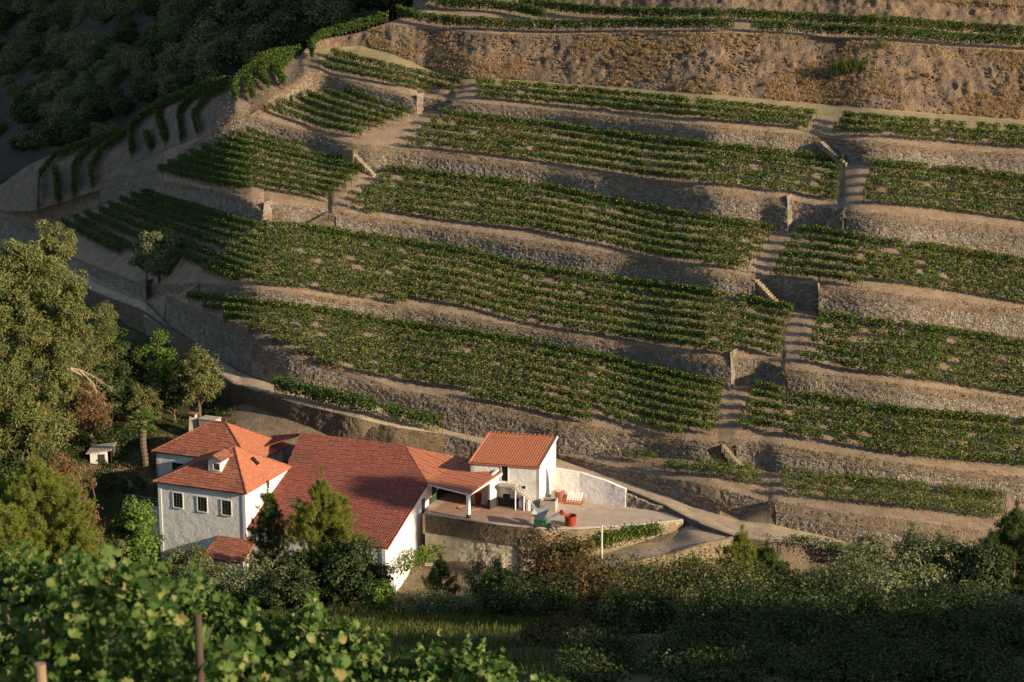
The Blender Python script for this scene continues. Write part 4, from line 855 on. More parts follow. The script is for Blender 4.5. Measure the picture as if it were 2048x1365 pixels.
c = on_front(1022, 1006); c[2] = .55; MB().box(c - EY * .02 - E0, 3.4, .05, 1.1, EX[:2]).build('dark_plinth', M['plinth'], shed)
# outside stairs and landing
la = on_front(1003, 966); lb = on_front(1030, 968); zl = la[2]; st = MB(); cl = (la + lb) / 2; cl[2] = zl; st.box(cl - EY * .55 - E0 - Zv * .1, np.dot(lb - la, EX) + .3, 1.1, .2, EX[:2])
sb = on_front(1082, 1026); n_ = 14
for i in range(n_):
    t = (i + .5) / n_; x_ = np.dot(lb - E0, EX) * (1 - t) + np.dot(sb - E0, EX) * t; z_ = zl * (1 - (i + .6) / n_); st.box(EX * x_ - EY * .55 + Zv * (z_ - .22), .36, 1.1, .52, EX[:2])
ss = st.build('outside_stairs', M['concrete'], shed)
for px_, in ((1035,), (1052,)):
    t_ = np.dot(on_front(px_, 1000) - E0, EX); pz = MB(); pz.tube([EX * t_ - EY * 1.2 + Zv * -.1, EX * t_ - EY * 1.2 + Zv * (1.9 if px_ == 1052 else 2.6)], .09, 8); pz.build('stair_post', M['white'], ss)
# ------------------------------------------------------------------ yard, walls of the yard, lane
yp = [at(845, 1029, 0)] + PLAT[1:] + [at(1370, 1030, 0), at(1350, 1005, 0), at(1262, 1000, 0), at(1105, 990, 0), at(1000, 985, 0), at(880, 985, 0)]
me = MB(); me.prism([p * [1, 1, 0] + Zv * .02 for p in yp], Zv, 2.5); yo = me.build('courtyard', M['gravel']); tag(yo, kind='structure')
pv = [at(858, 1031, 0), at(930, 1040, 0), at(1060, 1054, 0), at(1068, 1018, 0), at(1002, 1000, 0), at(905, 990, 0)]
me = MB(); me.add([p * [1, 1, 0] + Zv * .03 for p in pv], [list(range(len(pv)))]); tag(me.build('terracotta_paving', M['paver']), kind='structure')
def strip_wall(name, tops, bots, m, label, cat, th=.5, sub=.35, rgh=.07, cap=None, side=None, group=None):
    """free or retaining wall: top line and foot line in 3D, face roughened, solid"""
    tops, bots = np.array(tops), np.array(bots); s = np.r_[0, np.cumsum(np.linalg.norm(np.diff(tops, axis=0), axis=1))]; n = max(3, int(s[-1] / sub)); q = np.linspace(0, s[-1], n)
    A = np.stack([np.interp(q, s, bots[:, c]) for c in range(3)], -1); B = np.stack([np.interp(q, s, tops[:, c]) for c in range(3)], -1); h = max(3, int(np.mean(B[:, 2] - A[:, 2]) / sub))
    tg = np.gradient(B[:, :2], axis=0); tg /= np.linalg.norm(tg, axis=1, keepdims=True); no = np.stack([tg[:, 1], -tg[:, 0], 0 * tg[:, 0]], -1)   # towards the viewer for left-to-right lines
    R_ = []
    for r in range(h + 1):
        P = A + (B - A) * r / h; R_.append(P + no * (vnoise(P * 3.1) * rgh + fbm(P, .5, 2) * rgh)[:, None])
    R_.append(R_[-1] - no * th + Zv * vnoise(B * 2)[:, None] * rgh * .5); k = R_[-1].copy(); k[:, 2] = A[:, 2]; R_.append(k)
    V = np.stack(R_); a, b = V.shape[:2]; ii = np.arange(a * b).reshape(a, b); Q = np.stack([ii[:-1, :-1], ii[:-1, 1:], ii[1:, 1:], ii[1:, :-1]], -1).reshape(-1, 4); V = V.reshape(-1, 3)
    ends = []
    for c_ in (0, b - 1):
        for r in range(h):
            ends.append([ii[r, c_], ii[r + 1, c_], ii[h + 1, c_], ii[h + 2, c_]] if c_ else [ii[h + 2, c_], ii[h + 1, c_], ii[r + 1, c_], ii[r, c_]])
    o = mesh_np(name, V, np.concatenate([Q, np.array(ends)]), m, origin=A[0]); tag(o, label, cat, group, 'thing'); return o
tp_ = [np.array([p[0], p[1], .06]) for p in PLAT]; i4 = 3
strip_wall('retaining_wall', tp_[:4], [p + [0, -.35, -8] for p in tp_[:4]], M['render_wall'], 'stained rendered retaining wall under the yard, beside the sunlit gable', 'retaining wall')
strip_wall('stone_course', [p + [0, -.12, .02] for p in tp_[:4]], [p + [0, -.28, -2.2] for p in tp_[:4]], M['stone_brown'], 'brown stone upper course of the yard wall above the stained render', 'wall', th=.2)
hi_ = [tp_[3], tp_[4], tp_[5], tp_[6], tp_[7], at(1374, 1028, .06)]; strip_wall('retaining_wall', hi_, [p + [0.0, -.5, -dz] for p, dz in zip(hi_, (7.5, 7, 5.6, 4.4, 3.6, 3.2))], M['stone_warm'], 'curved sunlit stone retaining wall at the right end of the yard', 'retaining wall')
cpv = MB(); cc = [p + np.array([0, .15, .06]) for p in tp_]
cpv.tube([p for p in cc], .17, 4); tag(cpv.build('wall_coping', M['concrete'], origin=cc[0]), 'grey coping along the top of the yard retaining wall', 'coping')
wb = [at(1102, 1000, 0), at(1160, 1004, 0), at(1210, 1010, 0), at(1250, 1016, 0)]; wt = []
for p, py in zip(wb, (936, 946, 962, 979)): wt.append(np.array([p[0], p[1], ray_plane(*(pix(p)[0], py), p, np.array([0, -1.0, 0]))[2]]))
strip_wall('yard_wall', wt, [p - Zv * .3 for p in wb], M['plaster'], 'white boundary wall sloping down from the shed along the yard', 'wall', rgh=.035)
rb = [at(1252, 1014, 0), at(1290, 1020, 0), at(1335, 1026, 0)]; strip_wall('rubble_wall', [p + Zv * h for p, h in zip(rb, (1.7, 1.0, .3))], [p - Zv * .4 for p in rb], M['stone'], 'crumbling low dry stone bank at the end of the white wall', 'wall', rgh=.2)
# wall behind the house holding up the road
hw = [(436, 752), (468, 770), (520, 786), (581, 805), (690, 832), (792, 858), (889, 872)]; t3 = []; b3 = []
for x, y in hw:
    Y_ = float(np.interp(x, XS, YB[0])) - .25; p = atY(x, y - 1, Y_); t3.append(p); b3.append(np.array([p[0] - .1, p[1] - .3, p[2] - 4.6]))
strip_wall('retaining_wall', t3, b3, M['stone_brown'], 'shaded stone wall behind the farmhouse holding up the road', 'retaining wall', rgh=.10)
t3 = []; b3 = []
for x, y in ((889, 870), (925, 878), (958, 887), (1050, 912), (1110, 938)):
    Y_ = float(np.interp(x, XS, YB[0])) - .2; p = atY(x, y, Y_); t3.append(p); b3.append(p + np.array([0, -.2, -3.6]))
strip_wall('retaining_wall', t3, b3, M['stone'], 'dark stone wall below the road left of the shed', 'retaining wall', rgh=.10)
t3 = []; b3 = []
for x, y in ((150, 572), (183, 590), (281, 628), (334, 663), (387, 700), (436, 750)):
    Y_ = float(np.interp(x, XS, YB[0])) - .2; p = atY(x, y - 2, Y_) + Zv * .35; t3.append(p); b3.append(p + np.array([0, -.2, -3.4]))
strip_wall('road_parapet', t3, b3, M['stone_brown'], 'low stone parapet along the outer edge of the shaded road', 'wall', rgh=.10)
# lower lane curving below the yard wall
ctr_ = [(1455, 1052, -.45), (1425, 1074, -.95), (1370, 1098, -2.2), (1290, 1128, -4.0), (1180, 1160, -5.6), (1080, 1186, -6.8), (1000, 1200, -7.4)]; L_ = [at(*c) for c in ctr_]; me = MB(); V = []
s_ = np.linspace(0, len(L_) - 1, 60); LL = np.stack([np.interp(s_, range(len(L_)), [p[c] for p in L_]) for c in range(3)], -1); 
for _ in range(4): LL[1:-1] = (LL[:-2] + 2 * LL[1:-1] + LL[2:]) / 4
LL[:, 2] = np.maximum(LL[:, 2], [max(gz(q[0] + o, q[1]) for o in (-2.5, 0, 2.5)) + .12 for q in LL]); tg = np.gradient(LL[:, :2], axis=0); tg /= np.linalg.norm(tg, axis=1, keepdims=True); nn2 = np.stack([-tg[:, 1], tg[:, 0], 0 * tg[:, 0]], -1)
V = np.concatenate([LL + nn2 * wv + Zv * (.16 - .02 * abs(wv)) for wv in (-3.2, -1.4, 0, 1.4, 3.2)]); ii = np.arange(300).reshape(5, 60); tag(mesh_np('lane', V, np.stack([ii[:-1, :-1], ii[:-1, 1:], ii[1:, 1:], ii[1:, :-1]], -1).reshape(-1, 4), M['road'], smooth_=True), kind='structure')
jn = [at(x, y, z) + Zv * .14 for x, y, z in ((1376, 1018, 0), (1470, 1046, -.4), (1560, 1058, -.8), (1560, 1084, -1.0), (1480, 1084, -.9), (1436, 1078, -.9), (1396, 1046, -.35))]
me = MB(); me.add(jn, [list(range(len(jn)))]); me.prism([q - Zv * .01 for q in jn], Zv, 1.6); tag(me.build('junction', M['road']), kind='structure')
le = LL[5:50] - nn2[5:50] * -2.6 * np.sign(-1); t3 = [p + nn2[5 + i] * (3.4 if (nn2[5 + i][1] < 0) else -3.4) + Zv * .25 for i, p in enumerate(LL[5:50])][::-1]
strip_wall('lane_wall', t3, [p - Zv * 2.6 + np.array([0, -.3, 0]) for p in t3], M['stone_warm'], 'low stone wall along the lower edge of the lane', 'wall', rgh=.10)

# ------------------------------------------------------------------ things in the yard
def vat(px, py, r, h, label, mat_='red_p', group=None):
    p = at(px, py, 0.02); t = empty('vat', p, label, 'vat', group); k = MB(); k.lathe((0, 0, 0), [(0, .04), (r * .84, 0), (r * .93, h * .25), (r * .98, h * .98), (r * .90, h), (r * .86, h * .15), (0, h * .15)], 28); k.build('tub', M[mat_], t, smooth_=False)
    for z in (.22, .5, .78, .97): k = MB(); rr = r * (.86 + .12 * z); k.lathe((0, 0, h * z), [(rr, -.05), (rr + .06, -.04), (rr + .06, .04), (rr, .05)], 28); k.build('hoop', M[mat_], t)
    return t
vat(1141, 1051, .70, 1.25, 'red round fermentation vat standing in the open beside the yard wall')
vat(958, 1006, .7, 1.5, 'red vat standing inside the shade of the carport')
vat(1119, 1002, .62, 1.3, 'small rust red vat behind the concrete trough', 'wood_red')
p = at(1098, 1020, .02); tr = empty('trough', p, 'square pale concrete trough at the shed corner', 'trough'); k = MB(); a, b_, hh = 1.9, 1.5, 1.35
for sx, sy, ux, uy in ((0, -b_ / 2, a, .12), (0, b_ / 2, a, .12), (-a / 2 + .06, 0, .12, b_ - .12), (a / 2 - .06, 0, .12, b_ - .12)): k.box(EX * sx + EY * sy + Zv * hh / 2, ux, uy, hh, EX[:2])
k.build('basin', M['concrete'], tr); MB().box(Zv * (hh - .3), a - .24, b_ - .24, .05, EX[:2]).build('water', M['pane'], tr)
p = at(1084, 1022, .02); k = MB(); k.box(Zv * .45, .62, .6, .9, EX[:2]); bo = k.build('wooden_crate', M['wood'], origin=p); tag(bo, 'wooden crate in front of the concrete trough', 'crate'); k = MB(); [k.box(EX * .0 + EY * -.31 + Zv * z, .66, .03, .12, EX[:2]) for z in (.15, .45, .75)]; k.build('slat', M['wood'], bo)
for (bx_, by_, ty, lab) in ((1109, 990, 958, 'grey plank leaning on the white wall beside the shed'), (1129, 993, 957, 'upright timber leaning on the white wall')):
    p = at(bx_, by_, .02); q = ray_plane(bx_ + (-7 if ty == 958 else 0), ty, p + np.array([0, .7, 0]), np.array([0, -1.0, 0])); k = MB(); k.tube([np.zeros(3), q - p], .10, 4); tag(k.build('plank', M['wood'], origin=p), lab, 'plank')
p = at(1146, 1008, .02); rk_ = empty('rack', p, 'low orange rack holding pale folded chairs against the white wall', 'rack'); k = MB()
for z in (.12, .5): [k.box(EY * s + Zv * z, 2.4, .07, .12, EX[:2]) for s in (-.35, .35)]
for s in (-1.15, 1.15): [k.box(EX * s + EY * q + Zv * .35, .08, .08, .7, EX[:2]) for q in (-.35, .35)]
k.build('rack_frame', M['orange_p'], rk_); 
for i in range(6): k = MB(); x = -.9 + i * .33; k.prism([EX * x + EY * .2 + Zv * .15, EX * (x + .25) + EY * .25 + Zv * .15, EX * (x + .45) + EY * .45 + Zv * 1.35, EX * (x + .2) + EY * .42 + Zv * 1.4], -EY, .05); k.build('folded_chair', M['white'], rk_)
for i, (x, y, lab, m_) in enumerate(((1031, 1017, 'dark metal churn standing below the shed stairs', 'steel'), (1042, 1017, 'white plastic churn, middle one below the shed stairs', 'white'), (1057, 1021, 'white plastic churn at the foot of the stairs', 'white'))):
    p = at(x, y, .02); t = empty('churn', p, lab, 'churn', 'churns below the stairs'); k = MB(); k.lathe((0, 0, 0), [(0, 0), (.30, 0), (.32, .1), (.32, .95), (.20, 1.1), (.20, 1.2), (0, 1.2)], 18); k.build('body', M[m_ if i else 'plinth'], t); k = MB(); k.lathe((0, 0, 1.2), [(.22, 0), (.22, .08), (0, .1)], 18); k.build('lid', M['white' if i else 'steel'], t)
# grape crusher: green body on wheels, grey hopper, slanting conveyor
p = at(1083, 1056, .02); cz = empty('grape_crusher', p, 'green grape crusher with a grey hopper and slanting conveyor at the yard edge', 'machine'); u = EX; v_ = EY
k = MB(); k.box(u * -.1 + Zv * .75, 1.5, 1.0, .75, u[:2]); k.box(u * .75 + Zv * .45, .9, .7, .45, u[:2]); k.build('body', M['green_m'], cz)
k = MB(); tpq = [(-1.15, -.85), (.75, -.85), (.75, .85), (-1.15, .85)]; btq = [(-.5, -.35), (.25, -.35), (.25, .35), (-.5, .35)]
k.add([u * a + v_ * b + Zv * 1.1 for a, b in btq] + [u * a + v_ * b + Zv * (2.15 - .25 * (b < 0)) for a, b in tpq] + [u * a * .93 + v_ * b * .93 + Zv * (2.14 - .25 * (b < 0)) for a, b in tpq] + [u * a * .8 + v_ * b * .8 + Zv * 1.25 for a, b in btq], [(i, (i + 1) % 4, 4 + (i + 1) % 4, 4 + i) for i in range(4)] + [(4 + i, 4 + (i + 1) % 4, 8 + (i + 1) % 4, 8 + i) for i in range(4)] + [(8 + i, 8 + (i + 1) % 4, 12 + (i + 1) % 4, 12 + i) for i in range(4)] + [(12, 13, 14, 15)]); k.build('hopper', M['grey_m'], cz)
k = MB(); a0, a1_ = u * .5 + Zv * .75 + v_ * .2, u * 2.3 + Zv * 1.85 + v_ * .6; k.tube([a0, a1_], .26, 8); cvr = k.build('conveyor', M['steel'], cz); k = MB(); k.tube([a1_ - unit(a1_ - a0) * .05, a1_ + unit(a1_ - a0) * .3], .34, 8); k.build('outlet', M['red_p'], cvr)
for a, b in ((-.6, -.55), (-.6, .55), (.9, -.45), (.9, .45)): k = MB(); c = u * a + v_ * b + Zv * .24; k.tube([c - v_ * .07, c + v_ * .07], .24, 12); k.build('wheel', M['plinth'], cz)
k = MB(); k.tube([u * -.7 + Zv * .4, u * -1.9 + Zv * .25 - v_ * .3], .05, 6); k.build('drawbar', M['grey_m'], cz)
# bags, hose, beams, pipe
p = at(926, 1031, .03); k = MB(); k.lathe((0, 0, 0), [(0, .0), (.5, .0), (.62, .25), (.5, .6), (.25, .85), (0, .9)], 12); k.v = [tuple(np.array(q) * (1.3, 1, 1) + .12 * vnoise(np.array(q) * 2.2 + 3)) for q in k.v]; tag(k.build('sack', M['bag'], origin=p), 'crumpled white sack beside the carport post', 'sack')
p = at(909, 1031, .03); k = MB(); k.lathe((0, 0, 0), [(0, .0), (.55, .0), (.55, .35), (.4, .9), (.15, 1.15), (0, 1.2)], 12); k.v = [tuple(np.array(q) + .16 * vnoise(np.array(q) * 2.4)) for q in k.v]; tag(k.build('tarpaulin', M['blue'], origin=p), 'dark blue tarpaulin bundle at the edge of the carport floor', 'tarpaulin')
k = MB(); hc = at(938, 1016, .07); k.tube([hc + np.array([1.5 * math.cos(t) * (1 - t * .02), .9 * math.sin(t), 0]) for t in np.linspace(0, 7, 40)], .05, 5); tag(k.build('hose', M['hose'], origin=hc), 'brown hose coiled on the carport floor', 'hose')
for i, (x0, y0, x1, y1, m_, lab) in enumerate(((1215, 1051, 1318, 1045, 'wood_red', 'rusty beam lying along the yard wall, nearest the creeper'), (1205, 1048, 1290, 1043, 'wood_red', 'shorter rusty beam behind the first one on the yard wall'), (1085, 1052, 1190, 1049, 'steel', 'grey steel pipe lying along the yard wall below the vat'))):
    a, b = at(x0, y0, .3), at(x1, y1, .3); k = MB(); k.tube([np.zeros(3), b - a], .13, 5); tag(k.build('pipe' if i == 2 else 'beam', M[m_], origin=a), lab, 'pipe' if i == 2 else 'beam')
# poles
def pole(px, ytop, ybot, Y, r, m_, label, cross=True):
    a = atY(px, ybot, Y); b = atY(px, ytop, Y); t = empty('utility_pole', a, label, 'pole'); MB().tube([np.array([0, 0, -2.0]), b - a], [r * 1.25, r * .85], 8).build('shaft', M[m_], t)
    if cross: k = MB(); k.box((b - a) - Zv * .2, 1.1, .1, .1); k.build('crossarm', M['steel'], t)
    return b
pole(1203.5, 1050, 1192, 210, .13, 'pole_c', 'pale concrete utility pole below the curved yard wall', False)
pole(1042, 1076, 1172, 213, .08, 'pole_c', 'thin short pole in front of the stained retaining wall', False)
p = at(858, 1160, -7.2); k = MB(); k.box(Zv * .8, .5, .5, 2.2); pi_ = k.build('gate_pillar', M['wood_d'], origin=p); tag(pi_, 'small brown pillar with a flat cap below the gable', 'pillar'); MB().box(Zv * 1.98, .95, .8, .14).build('cap', M['concrete'], pi_)
# terrace deck left of the house, with railing and a stone hut
dk = [at(252, 1003, -1.2), at(318, 1012, -1.2), at(318, 975, -1.2), at(262, 968, -1.2)]; k = MB(); k.prism([q - dk[0] for q in dk], Zv, .25); td = k.build('terrace_deck', M['concrete'], origin=dk[0]); tag(td, 'grey concrete terrace with a railing left of the white block', 'terrace', None, 'thing')
k = MB(); k.prism([q - dk[0] - Zv * .25 for q in (dk[0], dk[1])] + [q - dk[0] - Zv * 6 for q in (dk[1], dk[0])], np.array([0, -1, 0]), .3); k.build('terrace_wall_face', M['plaster'], td)
k = MB(); q4_ = dk
for (a, b) in ((dk[0], dk[1]), (dk[3], dk[2])):
    for t in np.linspace(0.02, .95, 5): k.tube([a + (b - a) * t - dk[0], a + (b - a) * t - dk[0] + Zv * .95], .06, 5)
    for z in (.5, .92): k.tube([a - dk[0] + Zv * z, b - dk[0] + Zv * z], .035, 5)
k.build('railing', M['concrete'], td)
h0 = at(176, 936, .0); h1_ = at(222, 936, .0); hu = unit(h1_ - h0); hv = np.array([-hu[1], hu[0], 0]); W_ = np.linalg.norm(h1_ - h0); t = empty('stone_hut', h0, 'small stone outbuilding with a whitewashed front and dark door', 'hut'); k = MB()
k.prism([-Zv * 1, hu * W_ - Zv * 1, hu * W_ + Zv * 2.35, Zv * 1.9], -hv, .35); k.build('front_wall', M['rubble_plaster'], t); k = MB(); k.prism([-Zv, Zv * 1.9, Zv * 1.9 + hv * 3.4, -Zv + hv * 3.4], -hu, .35); k.build('side_wall', M['stone_dark'], t); k = MB(); k.prism([hu * W_ - Zv, hu * W_ + Zv * 2.3, hu * W_ + Zv * 2.3 + hv * 3.4, hu * W_ - Zv + hv * 3.4], hu, .35); k.build('side_wall', M['stone_dark'], t)
k = MB(); k.prism([-hu * .15 - hv * .1 + Zv * 2.02, hu * (W_ + .15) - hv * .1 + Zv * 2.5, hu * (W_ + .15) + hv * 3.5 + Zv * 2.5, -hu * .15 + hv * 3.5 + Zv * 2.02], Zv, .14); k.build('roof', M['concrete'], t); k = MB(); k.box(hu * W_ * .62 - hv * .03 + Zv * .9, .85, .1, 1.9, hu[:2]); k.build('door', M['plinth'], t)
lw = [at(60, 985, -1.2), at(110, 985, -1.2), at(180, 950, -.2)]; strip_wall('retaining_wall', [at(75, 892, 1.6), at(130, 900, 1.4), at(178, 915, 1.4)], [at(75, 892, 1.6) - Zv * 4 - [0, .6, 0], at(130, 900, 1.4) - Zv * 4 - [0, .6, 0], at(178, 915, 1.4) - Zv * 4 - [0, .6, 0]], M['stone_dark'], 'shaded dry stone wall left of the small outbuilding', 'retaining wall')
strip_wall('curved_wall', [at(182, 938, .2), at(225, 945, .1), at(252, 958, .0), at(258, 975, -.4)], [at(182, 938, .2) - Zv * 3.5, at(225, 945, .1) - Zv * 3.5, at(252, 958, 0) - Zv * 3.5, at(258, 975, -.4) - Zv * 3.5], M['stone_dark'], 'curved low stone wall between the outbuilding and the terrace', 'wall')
# ridge of the far slope above the yard: small white steps, heap of broken tiles
k = MB(); a, b = at(235, 822, 4.2), at(262, 857, 2.4)
for i in range(7): t = i / 6; p = a + (b - a) * t; k.box(p - a, .75, .5, .3)
tag(k.build('stone_steps', M['rubble_plaster'], origin=a), 'small pale stone steps beside the palm', 'steps')
hp = ground_hit(620, 866, Y0=225); k = MB(); line_ = [ground_hit(x, y, Y0=225) for x, y in ((498, 858), (540, 852), (590, 860), (650, 872), (700, 880), (745, 890))]
for i in range(900):
    t = RNG.random() * (len(line_) - 1); q = np.array([np.interp(t, range(len(line_)), [p_[c] for p_ in line_]) for c in range(3)]); off = RNG.normal(0, .8); q = q + [RNG.normal(0, .5), off, 0]; q[2] = gz(q[0], q[1]); hgt = max(0, (1.15 - abs(off) * .7) * RNG.random()) * (1.2 if .5 < t < 3 else .75); a_ = RNG.random() * 6.28
    k.box(q + Zv * hgt - hp, .46, .24, .06, (math.cos(a_), math.sin(a_)), RNG.normal(0, .16))
for i in range(26): q = line_[1] + (line_[2] - line_[1]) * RNG.random() + [0, RNG.normal(0, .6), .9]; d_ = RNG.normal(0, 1, 3) * [1.3, .6, .25]; k.tube([q - hp - d_, q - hp + d_], .05, 4)
tag(k.build('tile_rubble', M['rubble'], origin=hp), 'long heap of broken red roof tiles behind the main roof', 'rubble heap', None, 'stuff')
# ------------------------------------------------------------------ trees and shrubs
def limb(mb, a, b, r0, r1, wob=.12, n=5, seg=6):
    a, b = np.asarray(a, float), np.asarray(b, float); L = np.linalg.norm(b - a); pts = [a + (b - a) * i / n + (RNG.normal(0, wob * L / n, 3) if 0 < i < n else 0) for i in range(n + 1)]
    mb.tube(pts, list(np.linspace(r0, r1, n + 1)), seg, False); return pts[-1]
def clumps(n, rx, rz, z0, shape='round'):
    u = RNG.normal(size=(n, 3)); u /= np.linalg.norm(u, axis=1, keepdims=True); r = RNG.random(n) ** .42; c = u * r[:, None]
    if shape == 'round': c[:, 2] = np.where(c[:, 2] < -.45, -.45 - (c[:, 2] + .45) * .6, c[:, 2])
    s = 1 + .30 * vnoise(c * 1.7 + RNG.random() * 50); c = c * s[:, None]
    c = c * np.array([rx, rx, rz]); c[:, 2] += z0; return c
def foliage(c, cr, per, size, asp, droop=0.0, flat=.8, ctr=None):
    n = len(c) * per; C = np.repeat(c, per, 0); rr = np.repeat(np.asarray(cr) * np.ones(len(c)), per); d = RNG.normal(size=(n, 3)); d /= np.linalg.norm(d, axis=1, keepdims=True)
    P = C + d * (rr * RNG.random(n) ** .33)[:, None] * np.array([1, 1, flat])
    if droop: D = d * .6 + RNG.normal(size=(n, 3)) * .6; D[:, 2] += .2 - droop; return cards(P, D, size * RNG.uniform(.6, 1.4, n), asp, .25)
    Nn = d * .9 + RNG.normal(size=(n, 3)) * .5; Nn[:, 2] += .25
    if ctr is not None: o = C - ctr; Nn = Nn + .5 * o / (np.linalg.norm(o, axis=1, keepdims=True) + 1e-6)
    return cards_n(P, Nn, size * RNG.uniform(.6, 1.4, n), asp, .2)
KINDS_ = {  # material, leaf size, aspect, leaves per clump, clump radius share, droop
 'olive': ('olive', .30, .5, 95, .19, 0), 'oak': ('oak', .31, .75, 95, .21, 0), 'scrub': ('scrubleaf', .25, .55, 95, .18, 0), 'russet': ('rusty', .28, .7, 80, .21, 0), 'bright': ('bright', .34, .8, 60, .2, 0), 'euca': ('euca', .62, .22, 95, .17, 1.3), 'dry': ('dryleaf', .34, .4, 60, .2, .9)}
def broadleaf(name, base, H, W, kind, label, cat='tree', group=None, nc=None, crown_lo=.18, mat_=None, size=None, per=None, shape='round', dens=1.0, sx=1.0):
    m, sz, asp, pr, cs, dr = KINDS_[kind]; sz = size or sz; pr = int((per or pr) * dens * (1.0 if per else 1.35)); base = np.asarray(base, float); t = empty(name, base, label, cat, group); rx = W / 2 * .86; cz0 = H * crown_lo; rz = (H - cz0) / 2 * .92; zc = cz0 + rz
    nc = nc or int(np.clip(19 * (W / 4) ** 1.05 * max(.6, H / W) ** .6, 13, 80)); big = W > 6.5 and kind != 'euca' and name != 'ravine_tree'; cs = cs * (.62 if big else .85); nc = int(nc * (2.3 if big else 1.25)); pr = int(pr * (.80 if big else .9)); c = clumps(nc, rx * (1 - cs * .6), rz * (1 - cs * .5), zc, shape); c[:, 0] *= sx
    mb = MB(); r0 = max(.06, .035 * H); k = limb(mb, [0, 0, -.6], [RNG.normal(0, .15), RNG.normal(0, .15), cz0 + rz * .35], r0, r0 * .6, .06)
    for i in RNG.choice(len(c), min(9, len(c)), False): limb(mb, k * RNG.uniform(.75, 1.0), c[i], r0 * .45, r0 * .1, .2)
    mb.build('trunk', M['bark'], t); V, Q = foliage(c, W * cs * RNG.uniform(.55, 1.2, len(c)), pr, sz, asp, dr, .8, np.array([0, 0, zc])); mesh_np('crown', V, Q, M[mat_ or m], t); return t
def pine(name, base, H, W, label, mat_='pine', group=None, lo=.10, needles=40, nl=.44, top=.62):
    """open pine: whorled limbs that turn up, each ending in upright shoots"""
    base = np.asarray(base, float); t = empty(name, base, label, 'pine tree', group); mb = MB(); mb.tube([[0, 0, -.6], [.08, 0, H * .5], [0, .06, H * .96]], [.028 * H + .04, .018 * H, .02], 7); tips = []; ups = []
    nb = int(16 + 13 * W * (H / 6)); lean = RNG.normal(0, .05, 2)
    for i in range(nb):
        f = RNG.random() ** .9; z = H * (lo + (1 - lo) * f * .90); Rr = W / 2 * (max(.02, math.sin(math.pi * (.24 + f * .75))) ** 1.0) * RNG.uniform(.4, 1.3); a = RNG.random() * 6.283
        e = np.array([math.cos(a) * Rr, math.sin(a) * Rr, z + Rr * RNG.uniform(.05, .5)]); s_ = np.array([0, 0, max(.2, z - .15 * Rr)]); md = s_ * .45 + e * .55 - [0, 0, .10 * Rr]; mb.tube([s_, md, e], [.05, .035, .015], 4, False)
        for q in np.linspace(.42, 1, max(2, int(Rr / .42))):
            p = s_ + (e - s_) * q
            for _ in range(3 if q > .85 else 1): tips.append(p + RNG.normal(0, .15 + .05 * Rr, 3) * [1, 1, .7]); ups.append([math.cos(a) * .35, math.sin(a) * .35, 1.0])
    for j in range(5): tips.append(np.array([0, 0, H - .16 * j * j * .5])); ups.append([0, 0, 1.0])
    tips = np.array(tips); ups = np.array(ups); mb.build('trunk', M['bark'], t); n = len(tips) * needles; U = np.repeat(ups, needles, 0); C = np.repeat(tips, needles, 0) + U * (RNG.random((n, 1)) * .55); D = RNG.normal(size=(n, 3)) * .8 + U * .55; D /= np.linalg.norm(D, axis=1, keepdims=True); C = C + D * nl * .42
    V, Q = cards(C, D, nl * RNG.uniform(.7, 1.2, n), .13, .1); mesh_np('crown', V, Q, M[mat_], t); return t
def spot(px, ytop, wpx, Y, yb=None):
    """base point on the ground, height and width in metres for a plant seen at px with its top at ytop"""
    X = float(xof(px, ytop, Y)); z = float(gz(X, Y)); top = atY(px, ytop, Y)[2]; return np.array([X, Y, z - .1]), max(.8, top - z + .1), wpx * np.linalg.norm([X, Y, HC - z]) / F
